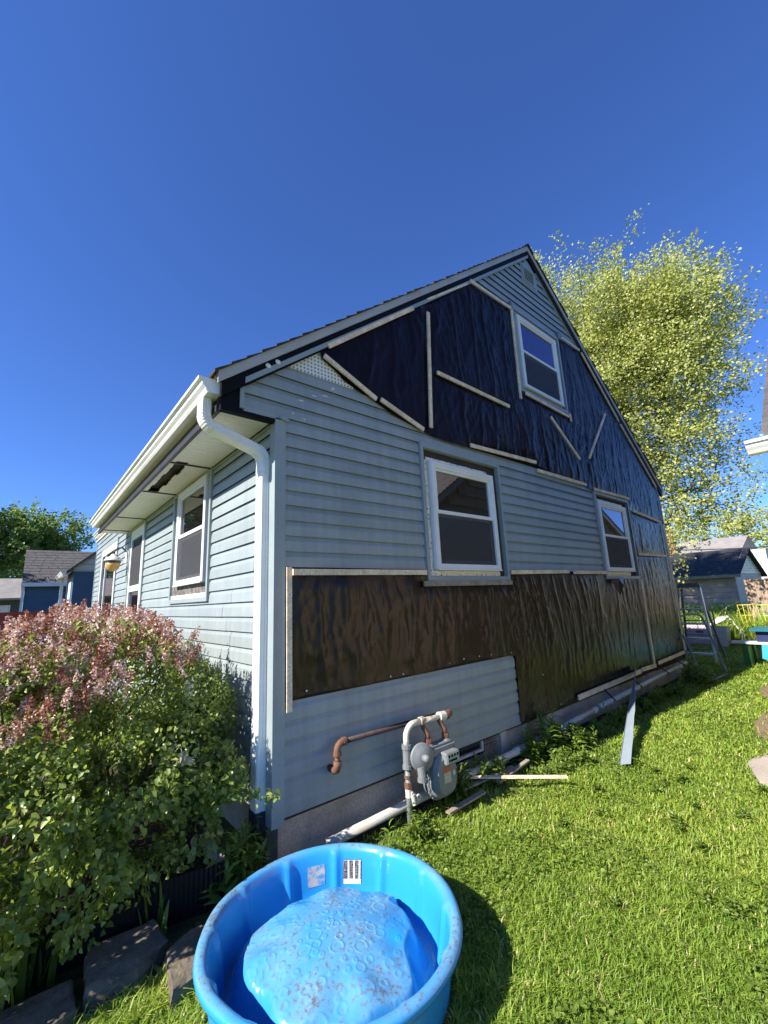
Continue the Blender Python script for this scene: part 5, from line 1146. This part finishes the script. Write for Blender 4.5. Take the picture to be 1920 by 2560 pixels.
mb = MB(); mb.prism([(3.62,nzL(3.62)),(7.5,nzL(7.5)),(7.5,nzL(7.5)-.14),(3.62,nzL(3.62)-.14)], lambda p: (p[0],-2.30,p[1]), lambda p: (p[0],-11.6,p[1])); mb.prism([(7.5,nzR(7.5)),(13.6,nzR(13.6)),(13.6,nzR(13.6)-.14),(7.5,nzR(7.5)-.14)], lambda p: (p[0],-2.30,p[1]), lambda p: (p[0],-11.6,p[1])); NR_ = ob('roof', mb, 'palesiding', NH)
roof_courses(NR_, (3.58,nzL(3.58)+.012), (7.5,nzL(7.5)+.012), -11.6, -2.285, 'y', 38, 'greyroof')
roof_courses(NR_, (13.64,nzR(13.64)+.012), (7.5,nzR(7.5)+.012), -11.6, -2.285, 'y', 40, 'greyroof')
P_ = [(0,.115),(0,0),(.085,0),(.105,.03),(.125,.055),(.130,.085),(.150,.09),(.152,.115)]; mb = MB(); mb.prism([(3.66-a, 2.79+b) for a, b in P_], lambda p: (p[0],-2.165,p[1]), lambda p: (p[0],-11.6,p[1])); ob('gutter', mb, 'gutter', NR_)
mb = MB(); mb.box(3.66,4.0,-11.6,-2.28,2.80,2.84); ob('soffit', mb, 'white', NR_)

# blue house with dark gable (left, beyond the fence)
BB = thing('blue_house', 'dark blue house with a white gutter, just left of the far house corner', 'house', (1,18,0))
mb = MB(); mb.prism([(-.08,0),(3.6,0),(3.6,3.1),(1.75,4.75),(-.08,3.1)], lambda p: (p[0],15,p[1]), lambda p: (p[0],17.6,p[1])); ob('wall', mb, 'blue', BB)
mb = MB(); mb.prism([(-.10,3.03),(3.6,3.03),(1.75,4.75),(-.10,3.16)], lambda p: (p[0],14.985,p[1]), lambda p: (p[0],15.0,p[1])); gb = ob('gable_siding', mb, 'palesiding', BB)
for i in range(8):
    z = 3.06+i*.2; mb = MB(); mb.box(-.08+max(0,(z-3.1))*1.1,2.6,14.965,14.985,z,z+.012); ob('lap_line', mb, 'siding', gb)
mb = MB(); mb.prism([(-.36,2.98),(1.75,4.88),(1.75,4.78),(-.36,2.90)], lambda p: (p[0],14.85,p[1]), lambda p: (p[0],17.7,p[1])); rb = ob('roof', mb, 'greyroof', BB)
mb = MB(); mb.prism([(-.30-a, 2.90+b) for a, b in P_], lambda p: (p[0],14.84,p[1]), lambda p: (p[0],17.7,p[1])); ob('gutter', mb, 'gutter', rb)
mb = MB(); mb.box(-.11,-.08,15.4,16.3,.9,2.72); dd = ob('side_door', mb, 'white', BB); mb = MB(); mb.box(-.115,-.11,15.55,16.15,1.0,2.6); ob('panel', mb, 'palesiding', dd)
mb = MB(); mb.box(-.30,-.20,17.3,17.42,.2,2.95); ob('downspout', mb, 'white', BB)
BA = thing('blue_garage', 'blue building with grey shingled roof behind the red fence', 'garage', (0,25,0))
mb = MB(); mb.box(-1.28,4,24.15,29,0,3.1); ob('wall', mb, 'blue', BA)
for z in (.4,.75,1.1,1.45,1.8,2.15,2.5,2.85): mb = MB(); mb.box(-1.28,4,24.13,24.15,z,z+.33); ob('siding_course', mb, 'blue', BA)
mb = MB(); mb.prism([(23.9,3.10),(26.5,5.0),(29.1,3.10),(29.1,3.0),(23.9,3.0)], lambda p: (-1.42,p[0],p[1]), lambda p: (4.2,p[0],p[1])); ra = ob('roof', mb, 'greyroof', BA)
roof_courses(ra, (23.85,3.13), (26.5,5.04), -1.42, 2.2, 'x', 12, 'greyroof', tabs=.42)
mb = MB(); mb.box(-1.45,4.2,23.82,23.92,2.98,3.16); ob('fascia', mb, 'white', ra)
mb = MB(); mb.box(-1.40,-1.30,24.0,24.12,.3,2.98); ob('downspout', mb, 'white', BA)
for i in range(3):
    x = -1.05+i*.48; ob('roof_cable', MB().tube([(x-.1,23.95,3.22),(x,24.25,3.46),(x+.07,24.28,3.48),(x+.18,23.98,3.24)], .012, 5), 'cable', ra)
GH = thing('grey_house', 'low house with weathered grey roof at the left picture edge', 'house', (-4,34,0))
mb = MB(); mb.box(-9,-1.4,33,38,0,2.75); ob('wall', mb, 'greyroof', GH)
mb = MB(); mb.prism([(32.5,2.72),(35.3,4.1),(38.2,2.72),(38.2,2.6),(32.5,2.6)], lambda p: (-9.3,p[0],p[1]), lambda p: (-1.0,p[0],p[1])); ob('roof', mb, 'paleroof', GH)
mb = MB(); mb.box(-2.35,-1.85,32.96,33.0,1.2,2.3); w_ = ob('window', mb, 'white', GH); mb = MB(); mb.box(-2.28,-1.92,32.94,32.955,1.28,2.22); ob('pane', mb, 'glass', w_)
# red board fence
RFn = thing('red_fence', 'dark red board fence rising behind the flowering bush', 'fence', (-1.5,11,0))
x = -3.2
while x < -.25:
    mb = MB(); mb.box(x, x+.132, 11.0, 11.02, 0, 1.66+random.uniform(-.004,.004)); ob('board', mb, 'red', RFn); x += .14
mb = MB(); mb.box(-3.2,-.22,10.94,11.06,1.66,1.73); ob('top_rail', mb, 'red', RFn)
for x in (-3.1,-1.25,-.3): mb = MB(); mb.box(x-.05,x+.05,10.95,11.0,0,1.66); ob('post', mb, 'red', RFn)

# garage behind the yard on the right
MT['garagewall'] = mat('garagewall', (.62,.44,.30), .7, .15, 3)
GA = thing('dark_roofed_garage', 'garage with black shingle roof and white gable behind the yard', 'garage', (30,7,0))
mb = MB(); mb.prism([(27.2,0),(34.3,0),(34.3,2.2),(30.8,3.55),(27.2,2.2)], lambda p: (p[0],2.4,p[1]), lambda p: (p[0],13,p[1])); ob('wall', mb, 'palesiding', GA)
for i in range(9):
    z = 2.2+i*.15; h = (z-2.2)/1.38; mb = MB(); mb.box(27.25+h*3.55,34.25-h*3.55,2.37,2.4,z,z+.13); ob('gable_board', mb, 'white', GA)
mb = MB(); mb.prism([(26.8,2.10),(30.8,3.66),(34.7,2.10),(34.7,2.0),(30.8,3.54),(26.8,2.0)], lambda p: (p[0],2.15,p[1]), lambda p: (p[0],13.2,p[1])); rg_ = ob('roof', mb, 'darkroof', GA)
roof_courses(rg_, (26.75,2.12), (30.8,3.68), 2.1, 13.2, 'y', 10, 'darkroof')
mb = MB(); mb.box(26.7,26.82,2.1,13.2,1.98,2.13); ob('fascia', mb, 'oldwood', rg_)
for i in range(7):
    z = .1+i*.28; mb = MB(); mb.quadbox([(27.14,2.4,z),(27.2,2.4,z),(27.2,13,z),(27.14,13,z),(27.18,2.4,z+.28),(27.2,2.4,z+.28),(27.2,13,z+.28),(27.18,13,z+.28)]); ob('siding_board', mb, 'garagewall', GA)
LH = thing('pale_roofed_house', 'distant house with pale roof and brick chimney above the garage', 'house', (48,7,0))
mb = MB(); mb.box(45.5,54,3.4,14,0,4.4); ob('wall', mb, 'palesiding', LH)
mb = MB(); mb.prism([(45.0,4.35),(49.6,6.0),(54.5,4.35)], lambda p: (p[0],4.9,p[1]), lambda p: (p[0],10.5,p[1])); ob('roof', mb, 'paleroof', LH)
mb = MB(); mb.box(45.2,45.9,9.75,10.35,3.5,7.0); ch = ob('chimney', mb, 'brick', LH); mb = MB(); mb.box(45.1,46.0,9.68,10.42,7.0,7.15); ob('chimney_cap', mb, 'concrete', ch)
FN_ = thing('board_fence', 'weathered wooden board fence at the back right of the yard', 'fence', (18.2,-1,0))
y = .56
while y > -3.2:
    mb = MB(); mb.box(18.2,18.225,y-.130,y,0,1.76+random.uniform(-.02,.02)); ob('board', mb, 'fencewood', FN_); y -= .138
for z in (.5,1.4): mb = MB(); mb.box(18.225,18.27,-3.2,.56,z,z+.09); ob('rail', mb, 'fencewood', FN_)
for (a, b, lab) in (((40,10.5,4.75),(40,-6,4.45),'thick black cable crossing in front of the pale roof'),((41,12,6.9),(41,-6,6.6),'thin wire over the pale roof, left of the big tree'),((36,6,9.2),(36,-8,9.6),'upper thin wire against the sky right of the tree')):
    P0, P1 = Vector(a), Vector(b); ob_ = ob('power_cable', MB().tube([P0.lerp(P1, f)-Vector((0,0,.5*math.sin(f*PI))) for f in np.linspace(0, 1, 13)], .045 if 'thick' in lab else .016, 6), 'cable'); tag(ob_, lab, 'cable')

# ================================================================== TREES
def tree(name, label, base, lobes, nclump, nleaf, lsize, lm, seed, csize=.55, trunk_r=.28, group=None, first=None):
    r = np.random.default_rng(seed); T = thing(name, label, 'tree', base, group); bz = Vector(base)
    top = Vector(max(lobes, key=lambda l: l[2])[:3]); first = first or base[2]+2.0
    tk = [bz, bz+Vector((0,0,first)), bz.lerp(top, .55)*1.0, top]; tk[2] = Vector((bz.x*.5+top.x*.5, bz.y*.5+top.y*.5, bz.z+(top.z-bz.z)*.5))
    ob('trunk', MB().tube(smooth_path(tk, 5), [trunk_r*(1-.9*i/15) for i in range(16)], 10), 'bark', T, True)
    W = np.array([l[3]**2.2 for l in lobes]); W /= W.sum(); br = MB(); C = []; D = []; Nn = []
    for l in lobes:
        c = Vector(l[:3]); f = min(.95, max(.12, (c.z-l[3]*.9-bz.z)/(top.z-bz.z))); s = bz.lerp(top, f*.9); br.tube(smooth_path([s, s.lerp(c, .5)+Vector((r.normal()*.2, r.normal()*.2, .25)), c], 3), [.10*(1-.13*i) for i in range(7)], 6)
    for k in range(nclump):
        l = lobes[r.choice(len(lobes), p=W)]; c = np.array(l[:3]); u = r.normal(size=3); u /= np.linalg.norm(u); rad = l[3]*(1-.62*r.random()**1.5)*(1+.13*r.normal())
        p = c+u*rad*np.array((1,1,1.0)); d = u*.8+np.array((.12,-.1,.35))+r.normal(size=3)*.3; d /= np.linalg.norm(d)
        if k % 3 == 0: br.tube([c+u*rad*.25, c+u*rad*.6+np.array((0,0,.05)), p, p+d*csize*.7], [.030,.020,.011,.004], 4)
        n = int(nleaf*r.uniform(.5,1.4)); s = r.random(n)
        pts = p+d*((s-.2)*csize*1.5)[:,None]+r.normal(size=(n,3))*(csize*.26*(1-.45*s))[:,None]
        C.append(pts); D.append(d+r.normal(size=(n,3))*.7+np.array((.3,-.1,-.15))); Nn.append(u*.3+np.array((-.3,0,.6))+r.normal(size=(n,3))*.55)
    C = np.concatenate(C); n = len(C)
    ob('branches', br, 'bark', T)
    leaves('crown', C, np.concatenate(D), np.concatenate(Nn), r.uniform(.7,1.3,n)*lsize, lm, T, tint=np.clip(r.normal(.5,.27,n), 0, 1), shape='quad', fold=.3, rg=r)
tree('maple_tree', 'tall pale green maple tree rising behind the house', (14.9,3.0,0), [(14.7,3.2,10.8,3.2),(14.3,5.0,12.0,2.5),(14.1,6.0,13.6,1.2),(15.3,1.4,10.7,2.5),(15.2,1.8,11.5,1.7),(15.3,.5,11.6,.9),(15.5,.7,10.6,1.7),(15.4,.9,8.6,1.9),(15.4,1.2,6.4,1.8),(15.1,2.6,7.6,2.6),(15.5,1.3,4.6,1.5),(14.7,5.2,9.2,3.0),(15.7,.2,8.7,1.1),(15.6,.35,4.9,.9),(15.5,1.9,3.6,1.1),(15.6,.2,12.0,1.2),(15.7,-.2,11.2,.9)], 1900, 70, .086, 'mapleleaf', 51, .74, .34)
tree('yard_tree', 'smaller bright green tree behind the pale roof at right', (58,8,0), [(58,8,6.2,3.2),(58,3.5,5.6,3.0),(57,12,6.8,3.0),(58,0,6.2,3.2),(57,-3,5.2,3)], 420, 40, .26, 'mapleleaf', 52, 1.2, .3)
tree('roadside_tree', 'dark green tree at the left, behind the blue buildings, nearest the house', (-.2,46,0), [(-.6,46,8.4,2.2),(1.0,46,8.2,1.9),(1.2,46,6.3,1.6),(-1.6,46,7.0,2.2),(.2,46,6.0,2.2)], 330, 44, .22, 'darkleaf', 53, .9, .3)
tree('roadside_tree', 'dark green tree at the left picture edge, behind the grey roof', (-3.6,44,0), [(-3.4,44,8.3,2.4),(-5.2,44,8.6,2.6),(-2.4,44,6.0,2.2),(-4.5,44,5.4,2.6),(-2.2,44,8.6,1.5),(-7,44,8,2.8)], 420, 44, .22, 'darkleaf', 54, .9, .3)
tree('street_tree', 'broad green tree by the street, mirrored in the front windows', (-7.5,22,0), [(-7.5,22,5.4,2.6),(-8.5,24,6.2,2.4),(-7.2,20.5,6.6,2.2),(-7.5,22,8.2,2.2)], 240, 40, .24, 'darkleaf', 55, .9, .3)
tree('back_hedge_tree', 'leafy tree at the far right edge beyond the board fence', (34,-1.6,0), [(34,-1.2,2.8,1.6),(34,-3.2,3.2,1.9),(34,.2,2.0,1.0)], 200, 40, .17, 'mapleleaf', 56, .7, .15, first=1.0)

# ================================================================== everything that stands on the ground
for o in list(bpy.data.objects):
    if o.parent is None and o.get('category') and o.name.split('.')[0] in ('step_ladder','tube_frame','picnic_table','plastic_tub','shovel','crate','storage_box','wire_fence','plant_cage'):
        c = o.location if o.type == 'EMPTY' else sum((Vector(q) for q in o.bound_box), Vector())/8
        o.location = o.location+Vector((.0647*(c.x-CAMP[0]), .0647*(c.y-CAMP[1]), GZ))
    elif o.parent is None and o.name.split('.')[0] in ('neighbour_house','blue_house','blue_garage','grey_house','red_fence','dark_roofed_garage','pale_roofed_house','board_fence','maple_tree','yard_tree','roadside_tree','street_tree','back_hedge_tree'):
        o.location.z += GZ
